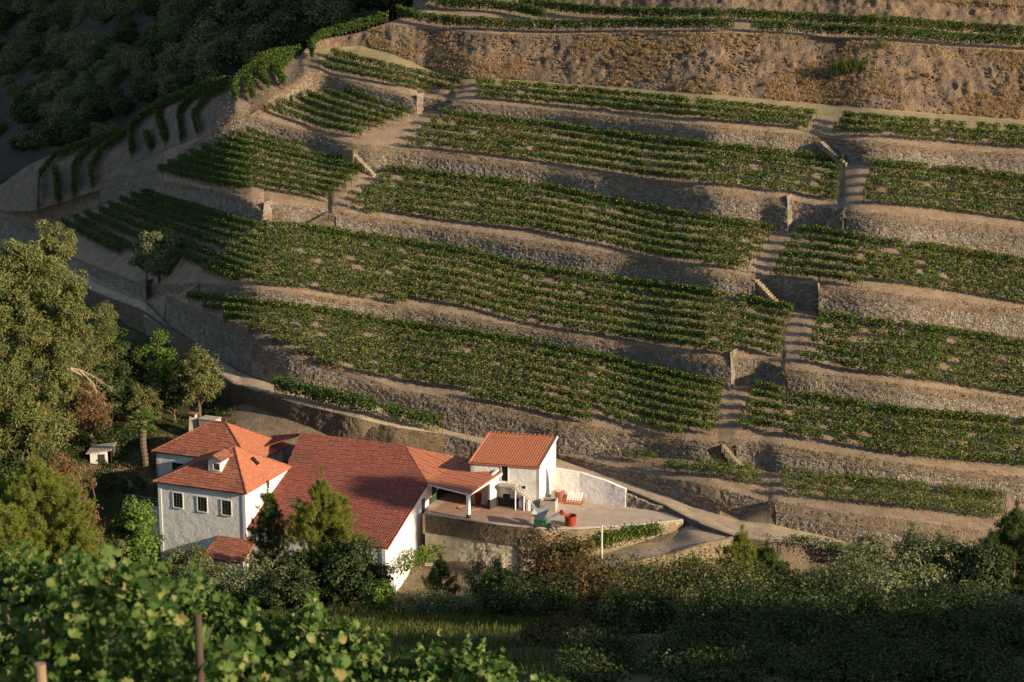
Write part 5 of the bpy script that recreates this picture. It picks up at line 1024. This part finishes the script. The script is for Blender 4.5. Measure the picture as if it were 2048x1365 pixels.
SHR = [  # px, top, width, distance, kind, name, label, category, options
 (268, 1000, 140, 207, 'oak', 'fig_tree', 'dense green fig tree at the foot of the white block terrace', 'tree', dict(mat_='bright', size=.34, crown_lo=.1, dens=1.3)),
 (360, 1086, 150, 206, 'olive', 'olive_bush', 'grey green olive bush against the foot of the windowed wall', 'shrub', dict(crown_lo=.05)),
 (398, 1100, 110, 204, 'scrub', 'scrub_bush', 'dull green bush left of the small lean-to roof', 'shrub', dict(crown_lo=.05)),
 (330, 1128, 150, 197, 'scrub', 'scrub_bush', 'low scrub bush in front of the fig tree, above the near vines', 'shrub', dict(crown_lo=.02)),
 (420, 1140, 190, 195, 'olive', 'olive_bush', 'wide silvery olive bush in the middle below the white block', 'shrub', dict(crown_lo=.03)),
 (520, 1120, 130, 196, 'olive', 'olive_bush', 'silvery olive bush at the foot of the slim pine', 'shrub', dict(crown_lo=.03)),
 (604, 1098, 120, 200, 'oak', 'oak_tree', 'dark oak at the foot of the large bright pine', 'tree', dict(crown_lo=.05, dens=1.2)),
 (690, 1076, 160, 200, 'oak', 'oak_tree', 'broad dark oak in front of the lower corner of the hall', 'tree', dict(crown_lo=.05, dens=1.3)),
 (752, 1122, 90, 198, 'oak', 'oak_tree', 'small dark oak below the sunlit gable', 'tree', dict(crown_lo=.05, dens=1.2)),
 (560, 1150, 160, 192, 'oak', 'oak_tree', 'low dark oak between the two pines and the grass slope', 'tree', dict(crown_lo=.03, dens=1.2)),
 (752, 1160, 78, 180, 'bright', 'yellow_shrub', 'rounded yellow green shrub on the grass slope below the gable', 'shrub', dict(crown_lo=.05, size=.26)),
 (622, 1178, 44, 180, 'bright', 'yellow_shrub', 'little yellow green shrub left of the rounded one on the grass', 'shrub', dict(crown_lo=.05, size=.24)),
 (845, 1180, 120, 178, 'olive', 'silver_shrub', 'silvery low shrub on the grass slope below the small pine', 'shrub', dict(crown_lo=.0, size=.2)),
 (925, 1190, 150, 176, 'olive', 'silver_shrub', 'wide blue grey shrub at the top of the grass slope', 'shrub', dict(crown_lo=.0, size=.2)),
 (985, 1112, 120, 196, 'scrub', 'scrub_tree', 'light olive green scrub tree in front of the stained wall', 'tree', dict(crown_lo=.1)),
 (1030, 1190, 130, 182, 'scrub', 'scrub_bush', 'pale bush right of the blue grey shrub', 'shrub', dict(crown_lo=.02)),
 (1118, 1084, 190, 190, 'russet', 'russet_tree', 'russet leaved tree rising before the sunlit curved wall', 'tree', dict(crown_lo=.12)),
 (1185, 1160, 230, 176, 'russet', 'russet_tree', 'large dark russet tree below the utility pole', 'tree', dict(crown_lo=.05)),
 (1085, 1200, 190, 170, 'russet', 'russet_tree', 'dark russet bush left of the tree below the pole', 'tree', dict(crown_lo=.0, mat_='oak')),
 (1290, 1155, 150, 184, 'russet', 'russet_tree', 'sparse russet shrub below the lane', 'tree', dict(crown_lo=.1, dens=.7)),
 (1395, 1172, 330, 152, 'olive', 'olive_tree', 'large olive tree left of centre in the lower right grove', 'tree', dict(crown_lo=.22, size=.30, dens=1.6, mat_='scrubleaf', nc=30)),
 (1580, 1195, 260, 150, 'oak', 'oak_tree', 'dark shaded oak between two larger olive trees', 'tree', dict(crown_lo=.2, size=.32, dens=1.5, nc=28)),
 (1520, 1222, 330, 138, 'oak', 'oak_tree', 'dark oak at the bottom edge of the lower right grove', 'tree', dict(crown_lo=.03, size=.24, dens=1.2)),
 (1770, 1138, 300, 158, 'olive', 'olive_tree', 'largest sunlit olive tree of the lower right grove', 'tree', dict(crown_lo=.22, size=.30, dens=1.6, nc=32)),
 (1660, 1160, 130, 170, 'scrub', 'scrub_tree', 'pale topped tree just left of the largest olive', 'tree', dict(crown_lo=.08)),
 (1868, 1050, 150, 192, 'olive', 'olive_tree', 'loose olive tree standing in front of the roadside wall', 'tree', dict(crown_lo=.2, dens=.7)),
 (1735, 1072, 120, 198, 'olive', 'olive_tree', 'thin olive tree at the end of the lower hedge', 'tree', dict(crown_lo=.2, dens=.6)),
 (1830, 1118, 150, 184, 'olive', 'olive_tree', 'olive tree behind the largest one, below the roadside wall', 'tree', dict(crown_lo=.1, mat_='oak')),
 (1945, 1110, 160, 176, 'oak', 'oak_tree', 'dark oak near the right edge below the terrace corner', 'tree', dict(crown_lo=.1)),
 (1975, 1212, 190, 146, 'olive', 'olive_tree', 'sunlit bush at the right edge of the grove', 'tree', dict(crown_lo=.15, size=.28, dens=1.5, nc=24)),
 (1715, 1238, 270, 130, 'oak', 'oak_tree', 'dark oak below the largest olive at the bottom edge', 'tree', dict(crown_lo=.03, size=.24)),
 (1905, 1236, 250, 132, 'oak', 'oak_tree', 'dark oak in the bottom right corner', 'tree', dict(crown_lo=.03, size=.24)),
 (1292, 1228, 220, 144, 'oak', 'oak_tree', 'dark oak beside the grass slope at the bottom of the grove', 'tree', dict(crown_lo=.03, size=.24)),
 (1440, 1300, 260, 116, 'oak', 'oak_tree', 'dark shrubby oak at the bottom edge right of the grass slope', 'tree', dict(crown_lo=.0, size=.2)),
 (1620, 1262, 270, 118, 'oak', 'oak_tree', 'dark shrubby oak at the bottom edge, centre of the lower right', 'tree', dict(crown_lo=.0, size=.2)),
 (1830, 1310, 260, 112, 'oak', 'oak_tree', 'dark shrubby oak along the bottom edge under the sunlit bush', 'tree', dict(crown_lo=.0, size=.2)),
 (2020, 1258, 240, 120, 'oak', 'oak_tree', 'dark shrubby oak in the extreme bottom right corner', 'tree', dict(crown_lo=.0, size=.2)),
 (1340, 1200, 230, 160, 'oak', 'oak_tree', 'dark oak between the russet trees and the large left olive', 'tree', dict(crown_lo=.03, size=.26, dens=1.2)),
 (1210, 1318, 220, 98, 'oak', 'oak_tree', 'low dark shrub at the bottom edge below the russet trees', 'shrub', dict(crown_lo=.0, size=.18)),
 (1390, 1326, 240, 94, 'oak', 'oak_tree', 'low dark shrub at the bottom edge under the left olive', 'shrub', dict(crown_lo=.0, size=.18)),
 (1570, 1322, 240, 94, 'oak', 'oak_tree', 'low dark shrub at the bottom edge between the olives', 'shrub', dict(crown_lo=.0, size=.18)),
 (1760, 1330, 240, 94, 'oak', 'oak_tree', 'low dark shrub at the bottom edge under the largest olive', 'shrub', dict(crown_lo=.0, size=.18)),
 (1950, 1326, 240, 94, 'oak', 'oak_tree', 'low dark shrub at the bottom edge near the right corner', 'shrub', dict(crown_lo=.0, size=.18)),
 (1180, 1346, 200, 82, 'oak', 'oak_tree', 'lowest dark shrub at the bottom edge, left one of four', 'shrub', dict(crown_lo=.0, size=.16)),
 (1430, 1348, 240, 82, 'oak', 'oak_tree', 'lowest dark shrub at the bottom edge, second of four from the left', 'shrub', dict(crown_lo=.0, size=.16)),
 (1690, 1346, 250, 82, 'oak', 'oak_tree', 'lowest dark shrub at the bottom edge, third of four from the left', 'shrub', dict(crown_lo=.0, size=.16)),
 (1930, 1348, 250, 82, 'oak', 'oak_tree', 'lowest dark shrub at the bottom edge, right one of four', 'shrub', dict(crown_lo=.0, size=.16)),
 (1010, 1150, 170, 178, 'oak', 'oak_tree', 'dark oak at the upper right end of the grass slope', 'tree', dict(crown_lo=.05, dens=1.3)),
 (1240, 1215, 200, 150, 'russet', 'russet_tree', 'shaded russet tree at the right end of the grass slope', 'tree', dict(crown_lo=.05, dens=1.3)),
 (1130, 1285, 190, 122, 'russet', 'russet_tree', 'low russet bush near the bottom edge right of the grass slope', 'tree', dict(crown_lo=.0, dens=1.3, size=.22)),
 (60, 790, 190, 236, 'oak', 'oak_tree', 'dark oak under the hanging eucalyptus foliage', 'tree', dict(crown_lo=.0, mat_='scrubleaf')),
 (230, 730, 120, 252, 'oak', 'dark_shrub', 'dark shrub in the hollow left of the ivy bush', 'shrub', dict(crown_lo=.0)),
 (118, 905, 110, 226, 'dry', 'dry_bush', 'dry brown bush above the shaded wall by the outbuilding', 'shrub', dict(crown_lo=.0)),
 (285, 775, 90, 250, 'scrub', 'grey_shrub', 'dull shrub above the palm', 'shrub', dict(crown_lo=.0)),
 (22, 838, 160, 226, 'oak', 'oak_tree', 'dull green oak at the left edge above the big pine', 'tree', dict(crown_lo=.1)),
 (188, 612, 120, 256, 'scrub', 'grey_shrub', 'tall grey green shrub beside the drooping eucalyptus', 'shrub', dict(crown_lo=.05)),
 (212, 596, 50, 262, 'dry', 'slim_shrub', 'slim olive brown shrub below the shaded road', 'shrub', dict(crown_lo=.1, mat_='scrubleaf')),
 (148, 660, 110, 250, 'scrub', 'grey_shrub', 'grey green shrub lower down beside the eucalyptus', 'shrub', dict(crown_lo=.05)),
 (250, 668, 90, 258, 'oak', 'dark_shrub', 'dark shrub in the shade below the road parapet', 'shrub', dict(crown_lo=.0)),
 (316, 664, 84, 257, 'bright', 'ivy_bush', 'yellow green ivy covered bush below the road bend', 'shrub', dict(crown_lo=.05, size=.28)),
 (345, 736, 70, 253, 'bright', 'green_bush', 'rich green bush at the left foot of the round grey tree', 'shrub', dict(crown_lo=.02, size=.26, mat_='oak')),
 (394, 694, 118, 253, 'olive', 'grey_tree', 'round grey green tree beside the road above the chimney', 'tree', dict(crown_lo=.1, mat_='scrubleaf')),
 (806, 862, 74, 245, 'bright', 'green_bush', 'bright bush peeping over the ridge of the main roof', 'shrub', dict(crown_lo=.0, size=.28)),
 (150, 962, 110, 206, 'dry', 'dry_bush', 'brown drooping dry bush right of the big pine', 'shrub', dict(crown_lo=.15)),
 (205, 1060, 90, 200, 'scrub', 'scrub_bush', 'green scrub between the pine and the fig tree', 'shrub', dict(crown_lo=.0)),
 (118, 738, 100, 246, 'oak', 'dark_shrub', 'dark shrub under the dead branches', 'shrub', dict(crown_lo=.0)),
 (178, 768, 90, 244, 'dry', 'dry_bush', 'bush of dry hanging leaves under the dead branches', 'shrub', dict(crown_lo=.05)),
]
for px, yt, wp, Y, kd, nm, lab, cat, op in SHR:
    if px >= 1080 and Y < 191: yt -= 24; wp *= 1.12
    b, H, W = spot(px, yt, wp, Y); broadleaf(nm, b, H * 1.12, W * 1.05, kd, lab, cat, None, **op)
b = surf(318, 566); broadleaf('olive_tree', b, 9.3, 11.0, 'olive', 'round grey olive tree standing alone on the corner of the left terrace', crown_lo=.02, size=.40, dens=2.2, nc=60)
for px, yt, wp, Y, lab, m_, op in [
 (536, 972, 88, 207, 'slim pine in front of the corner between white block and hall', 'pine_d', {}), (642, 946, 150, 205, 'broad bright pine standing before the big red roof', 'pine', {}),
 (881, 1118, 62, 195, 'small dark pine below the stained wall', 'pine_d', {}), (1388, 1122, 100, 188, 'dark pine at the lower edge of the lane', 'pine_d', {}), (1484, 1060, 96, 192, 'pale green pine where the lane meets the road', 'pine', {}),
 (1534, 1092, 96, 186, 'dark pine right of the pale one by the lane', 'pine_d', {}), (2034, 1012, 130, 182, 'tall dark pine cut by the right edge', 'pine_d', {}), (1330, 1172, 60, 182, 'small dark pine left of the lane pines', 'pine_d', {}),
 (66, 902, 210, 188, 'big sunlit pine at the left edge above the near vines', 'pine', {}), (150, 1030, 110, 186, 'small bright pine at the right foot of the big one', 'pine', {}), (-20, 985, 140, 182, 'bright pine half cut by the left edge', 'pine', {}),
 (1150, 1082, 50, 200, 'young pine among the russet trees', 'pine_d', {})]:
    b, H, W = spot(px, yt, wp, Y); pine('pine_tree', b, H, W * .84, lab, m_, nl=.40 if Y > 190 else .42, **op)
# an unseen tree added on the near ridge to shade the big red roof
tgt = ray_plane(806, 985, P2, nB); q_ = tgt + np.array(SUNV) * 128; gq = float(gz(q_[0], q_[1])); 
broadleaf('shade_tree', np.array([q_[0], q_[1], gq - .2]), q_[2] - gq + 3.2, 6.4, 'oak', 'unseen tall tree on the near ridge, added to shade the middle of the red roof', 'tree', None, crown_lo=1 - 6.4 / (q_[2] - gq + 3.2), dens=1.4, size=.5)
# eucalyptus: several drooping lobes on leaning limbs
def euca(px, Y, lobes, label):
    X = float(xof(px, 800, Y)); base = np.array([X, Y, gz(X, Y) - .2]); t = empty('eucalyptus_tree', base, label, 'tree'); mb = MB(); VV, QQ, nb = [], [], 0; k = np.array([0, 0, 6.0]); mb.tube([[0, 0, -.5], [.2, 0, 3], k], [.5, .42, .34], 9)
    for (lx, ly, wx, hy, dY) in lobes:
        c = atY(lx, ly, Y + dY) - base; sc = F / (Y * 1.05); rx, rz = wx / 2 / sc, hy / 2 / sc; limb(mb, k, c + [0, 0, rz * .4], .2, .05, .18, 7); n = int(np.clip(rx * rz * 3.6, 14, 80)); cl = clumps(int(n * .95), rx * .9, rz * .9, 0, 'free') + c
        for q in cl[::7]: limb(mb, c + [0, 0, rz * .3], q, .06, .02, .2)
        V, Q = foliage(cl, rx * .24 + .2, 120, .50, .30, .6, .95); VV.append(V); QQ.append(Q + nb); nb += len(V)
    mb.build('trunk', M['bark'], t); mesh_np('crown', np.concatenate(VV), np.concatenate(QQ), M['euca'], t)
euca(45, 226, [(112, 490, 92, 95, 3), (30, 520, 110, 95, 0), (92, 560, 150, 110, 1), (140, 600, 80, 90, -1), (10, 620, 110, 140, -2), (70, 690, 110, 110, 2), (12, 750, 100, 130, -3), (120, 700, 90, 90, 0), (60, 640, 120, 100, -1), (40, 810, 120, 120, -4), (110, 770, 90, 110, -2), (150, 650, 70, 80, 2), (-10, 860, 110, 110, -4), (70, 850, 90, 80, -4)], 'tall drooping eucalyptus filling the left edge below the road')
# fallen dead branches
p0 = ground_hit(150, 870); td = empty('dead_tree', p0, 'leafless dead tree with pale arching branches below the eucalyptus', 'dead tree'); mb = MB(); Yd = p0[1] - 1
for line in ([(85, 742), (112, 748), (140, 736), (165, 742), (195, 758), (218, 775)], [(112, 748), (128, 775), (133, 805), (136, 835), (140, 862)], [(140, 738), (170, 755), (200, 790), (212, 812)], [(75, 760), (105, 778), (130, 785)], [(160, 742), (188, 770), (196, 800)], [(100, 746), (120, 765), (150, 772), (178, 786)], [(150, 870), (150, 840), (140, 800), (112, 750)]):
    pts = [atY(x, y, Yd + .6 * math.sin(x * .2)) - p0 for x, y in line]; mb.tube(pts, list(np.linspace(.17, .05, len(pts))), 6)
    for a in pts[1:]:
        for _ in range(7): b = a + RNG.normal(0, .9, 3) + [0, 0, -.7]; limb(mb, a, b, .035, .012, .25, 4, 4)
mb.build('branches', M['deadwood'], td)
# palm
pb0 = at(290, 945, -.1); pt_ = atY(292, 842, pb0[1]); t = empty('palm_tree', pb0, 'short palm with a shaggy trunk left of the rear roof', 'palm'); h = pt_[2] - pb0[2]; mb = MB(); n = 26; mb.tube([[.1 * math.sin(i * .3), 0, h * i / n] for i in range(n + 1)], [.34 + .10 * (i % 2) + .12 * i / n for i in range(n + 1)], 9); mb.build('trunk', M['bark'], t); VV, QQ, nb = [], [], 0
for i in range(34):
    a = RNG.random() * 6.28; el = RNG.uniform(-.5, 1.3); L = RNG.uniform(1.5, 2.1); d = np.array([math.cos(a) * math.cos(el), math.sin(a) * math.cos(el), math.sin(el)]); s = np.array([0, 0, h]); c = s + d * L * .62 - [0, 0, .25 * L * math.cos(el)]; side = unit(np.cross(d, [0, 0, 1.0]))
    m_ = 16; f = np.linspace(-1.25, 1.25, m_); D = d[None] * np.cos(f)[:, None] + side[None] * np.sin(f)[:, None] + np.array([0, 0, -.15]); V, Q = cards(c + D * .45, D, np.full(m_, .95), .12, .1); VV.append(V); QQ.append(Q + nb); nb += len(V)
mesh_np('fronds', np.concatenate(VV), np.concatenate(QQ), M['palm'], t)
# creepers on the yard walls
def creeper(name, pts, n, size, spread, label, m_='bright'):
    pts = np.array(pts); q = RNG.random(n) * (len(pts) - 1); P = np.stack([np.interp(q, range(len(pts)), pts[:, c]) for c in range(3)], -1) + RNG.normal(0, 1, (n, 3)) * spread; D = RNG.normal(size=(n, 3)); D[:, 2] -= .5; V, Q = cards(P, D, size * RNG.uniform(.6, 1.4, n), .8, .25); tag(mesh_np(name, V, Q, M[m_], origin=pts[0]), label, 'creeper')
wpl = lambda x, y, Y: atY(x, y, Y)
pw_px = [pix(p_)[0] for p_ in PLAT]; wfy = lambda x: float(np.interp(x, pw_px, [p_[1] for p_ in PLAT])) - .55
cw_ = lambda x, y: wpl(x, y, wfy(x))
creeper('creeper', [cw_(1195, 1082), cw_(1225, 1076), cw_(1260, 1066), cw_(1290, 1060), cw_(1320, 1058)], 1500, .26, [.5, .22, .45], 'green creeper hanging over the curved sunlit yard wall', 'bright')
creeper('creeper', [cw_(1085, 1106), cw_(1120, 1100), cw_(1160, 1094), cw_(1195, 1086)], 520, .26, [.4, .22, .35], 'thin trailing creeper across the middle of the yard wall', 'bright')
creeper('creeper', [wpl(800, 1140, 213), wpl(825, 1122, 214.5), wpl(850, 1106, 216), wpl(880, 1103, 218)], 900, .28, [.5, .4, .55], 'bright creeper climbing the foot of the sunlit gable', 'bright')
mb = MB(); ln = [(1278, 1078), (1290, 1092), (1305, 1100), (1312, 1112), (1316, 1120)]; s0 = cw_(1278, 1078); mb.tube([cw_(x, y) - s0 for x, y in ln], .08, 5); so_ = mb.build('bare_creeper', M['bark'], origin=s0); tag(so_, 'bare twisted creeper stem running down the yard wall', 'creeper')
# lower hedges right of the lane
def g_row(pts, label, **k):
    vine_row([ground_hit(x, y, Y0=190) for x, y in pts], label, 'vine rows below the road', True, **k)
g_row([(1530, 1102), (1600, 1110), (1680, 1122), (1760, 1138)], 'dark vine hedge below the road, lower one by the pale pine', h1=1.9, wid=.8)
Yq = lambda x: float(np.interp(x, XS, YB[0])) - 1.0
vine_row([np.array([float(xof(x, y, Yq(x))), Yq(x), float(np.interp(x, XS, ZB[0])) - .3]) for x, y in ((1582, 1092), (1640, 1100), (1700, 1110), (1760, 1122))], 'dark vine hedge along the lower edge of the road at the right', 'vine rows below the road', True, h1=1.7, wid=.8)
# ------------------------------------------------------------------ wooded ravine
def proto(kind, H, W, lab): return broadleaf('ravine_tree', (0, 0, 0), H, W, kind, lab, 'tree', 'trees of the dark ravine', size=.5, nc=60, per=60, crown_lo=.04)
LABF = 'dark shaded tree among many in the wooded ravine at the upper left'
protos = [proto('oak', 9, 10, LABF), proto('olive', 8, 10, LABF), proto('scrub', 7, 9, LABF)]; first = [True] * 3; nF_ = 0; taken = []
for py in np.arange(300, -60, -21):
    for px in np.arange(-60, 900, 44):
        x, y = px + RNG.uniform(-18, 18) + (py % 42) * .5, py + RNG.uniform(-8, 8)
        if y > SIL(x) + 6: continue
        bare = fbm(np.array([x * .008, y * .014, 3.3]), 1, 2) > .30 and x < 330
        if bare and RNG.random() < .75: continue
        p = ground_hit(x, y, lambda X, Y: float(fz(X, Y)), 318, 780); i = int(RNG.choice(3, p=[.34, .36, .30])); s = RNG.uniform(.65, 1.25)
        if first[i]: t = protos[i]; first[i] = False
        else:
            t = protos[i].copy(); COL.objects.link(t)
            for ch in protos[i].children: c = ch.copy(); COL.objects.link(c); c.parent = t
        t.location = (p[0], p[1], p[2] - .8); t.rotation_euler = (0, 0, RNG.random() * 6.28); t.scale = (s, s, s * RNG.uniform(.8, 1.15)); nF_ += 1
p = ground_hit(205, 168, lambda X, Y: float(fz(X, Y)), 318, 780); broadleaf('lime_tree', p, 7, 6.5, 'bright', 'single yellow green tree amid the dark ravine wood', crown_lo=.05, size=.45)
# ------------------------------------------------------------------ grass and undergrowth of the near slope
n = 9000; gx = RNG.uniform(-34, 36, n); gy = RNG.uniform(92, 200, n); k = fbm(np.stack([gx, gy, gx * 0], -1), .06, 3) + .25 * (1 - np.abs(gx - 4 + (gy - 150) * -.1) / 26) > -.15
P = np.stack([gx[k], gy[k], gz(gx[k], gy[k])], -1); px_ = np.array([pix(q)[0] for q in P]); P = P[(px_ > 430) & (px_ < 1140 + RNG.normal(0, 60, len(P)))]; blades(P, .75, .35, 9, 'tall_grass', M['grass'], 'tall dim grass on the near slope', 'grass', .25, .035)
n = 5200; gx = RNG.uniform(-110, 120, n); gy = RNG.uniform(60, 214, n); k = (np.abs(gx - 4) > 22 + RNG.normal(0, 8, n)) | (gy > 196); P = np.stack([gx[k], gy[k], gz(gx[k], gy[k]) + .25], -1)
V, Q = foliage(P, .75, 18, .30, .6); tag(mesh_np('undergrowth', V, Q, M['oak']), 'low scrub covering the near slope under the trees', 'undergrowth', None, 'stuff')
n = 2300; pts = []
while len(pts) < n:
    x, y = (RNG.uniform(-60, 470), RNG.uniform(600, 880)) if len(pts) % 2 else (RNG.uniform(-40, 300), RNG.uniform(830, 990)); yl = float(YL0(x))
    if y > yl + 14: pts.append((x, y))
P = np.array([ground_hit(x, y, Y0=200) for x, y in pts]); k = P[:, 1] < 290; P = P[k]
shade = fbm(P, .09, 3) > -.05; V, Q = foliage(P[shade] + [0, 0, .3], .8, 26, .34, .5); tag(mesh_np('undergrowth', V, Q, M['oak']), 'dark undergrowth on the slope below the shaded road', 'undergrowth', None, 'stuff')
blades(P[~shade], .6, .5, 22, 'dry_grass', M['drygrass'], 'dry grass on the slope above the outbuilding', 'dry grass', .5, .035)
# ------------------------------------------------------------------ near vines
LEAF = np.array([(0, -.5), (.22, -.42), (.50, -.18), (.36, .02), (.46, .30), (.16, .26), (0, .56), (-.16, .26), (-.46, .30), (-.36, .02), (-.50, -.18), (-.22, -.42)])
def big_leaves(C, Nn, size):
    n = len(C); Nn = Nn / np.linalg.norm(Nn, axis=1, keepdims=True); up = RNG.normal(size=(n, 3)); up[:, 2] -= 1.2; a = np.cross(Nn, up); a /= np.linalg.norm(a, axis=1, keepdims=True); b = np.cross(Nn, a); m = len(LEAF)
    cup = (np.abs(LEAF[:, 0]) ** 1.5 * .5 - LEAF[:, 1] ** 2 * .25)
    V = C[:, None] + size[:, None, None] * (LEAF[None, :, 0:1] * a[:, None] + LEAF[None, :, 1:2] * b[:, None] + (cup[None, :, None] * RNG.uniform(.4, 1.8, (n, 1, 1))) * Nn[:, None]); V = np.concatenate([C[:, None] , V], 1)
    base = np.arange(n)[:, None] * (m + 1); tri = np.array([(0, 1 + i, 1 + (i + 1) % m) for i in range(m)]); F3 = (base[:, :, None] + tri[None]).reshape(-1, 3); return V.reshape(-1, 3), F3
def near_row(tops, h, dens, label, posts, size=.13, thick=.34):
    T = np.array([atY(*t) for t in tops]); s = np.r_[0, np.cumsum(np.linalg.norm(np.diff(T, axis=0), axis=1))]; L = s[-1]; n = int(L * dens); q = RNG.random(n) * L; P = np.stack([np.interp(q, s, T[:, c]) for c in range(3)], -1)
    bmp = .10 * np.sin(q * 5.1) + .07 * np.sin(q * 11.7 + 1) + .06 * np.sin(q * 23); dz = RNG.random(n) ** 1.25 * h; P[:, 2] += bmp - dz * (1 + bmp) + RNG.normal(0, .03, n); o = RNG.normal(0, thick * .55, n) * (.55 + .6 * np.clip(dz / .5, 0, 1)); P[:, 1] += o; P[:, 0] += RNG.normal(0, .05, n)
    Nn = RNG.normal(size=(n, 3)) * .6; Nn[:, 1] -= .35; Nn[:, 0] += .15; Nn[:, 2] += .6; V, Q = big_leaves(P, Nn, size * RNG.uniform(.6, 1.25, n)); o0 = T[0] - [0, 0, h]; root = empty('vine_row', o0, label, 'vine row', 'near vine rows'); mesh_np('foliage', V - o0, Q, M['nearvine'], root)
    mb = MB()
    for t in np.arange(.3, L, .7): b = np.array([np.interp(t, s, T[:, c]) for c in range(3)]) - o0; limb(mb, b - [0, 0, h + .3], b - [0, 0, h * .35], .03, .02, .1, 5); [limb(mb, b - [0, 0, h * .4], b + [RNG.normal(0, .3), RNG.normal(0, .1), -.05], .012, .005, .15, 5, 4) for _ in range(3)]
    mb.build('stems', M['bark'], root)
    for (px, yt, Y, r, m_) in posts: p = atY(px, yt, Y) - o0; MB().tube([p - [0, 0, 2.4], p], [r, r], 12).build('post', M[m_], root)
near_row([(-160, 1094, 16), (0, 1130, 15.6), (200, 1173, 15.2), (400, 1203, 15), (560, 1244, 14.8), (700, 1278, 14.6), (850, 1317, 14.4), (1000, 1350, 14.2), (1180, 1401, 14)], 1.9, 3300, 'long near vine row slanting down across the bottom, sunlit along its top', [], .076, .5)
near_row([(-220, 1070, 21), (0, 1122, 20.5), (140, 1170, 20), (420, 1240, 19.6), (620, 1288, 19.2)], 1.6, 1300, 'near vine row half hidden behind the sunlit long one', [], .08)
near_row([(-200, 1250, 9.6), (60, 1238, 9.4), (140, 1168, 9.3), (240, 1158, 9.2), (310, 1215, 9.15), (420, 1240, 9), (560, 1330, 8.9), (700, 1420, 8.8)], 1.5, 1500, 'nearest shaded vine row in the bottom left corner, with its posts', [(395, 1228, 8.8, .020, 'wood_d'), (80, 1328, 8.2, .026, 'wood')], .066)
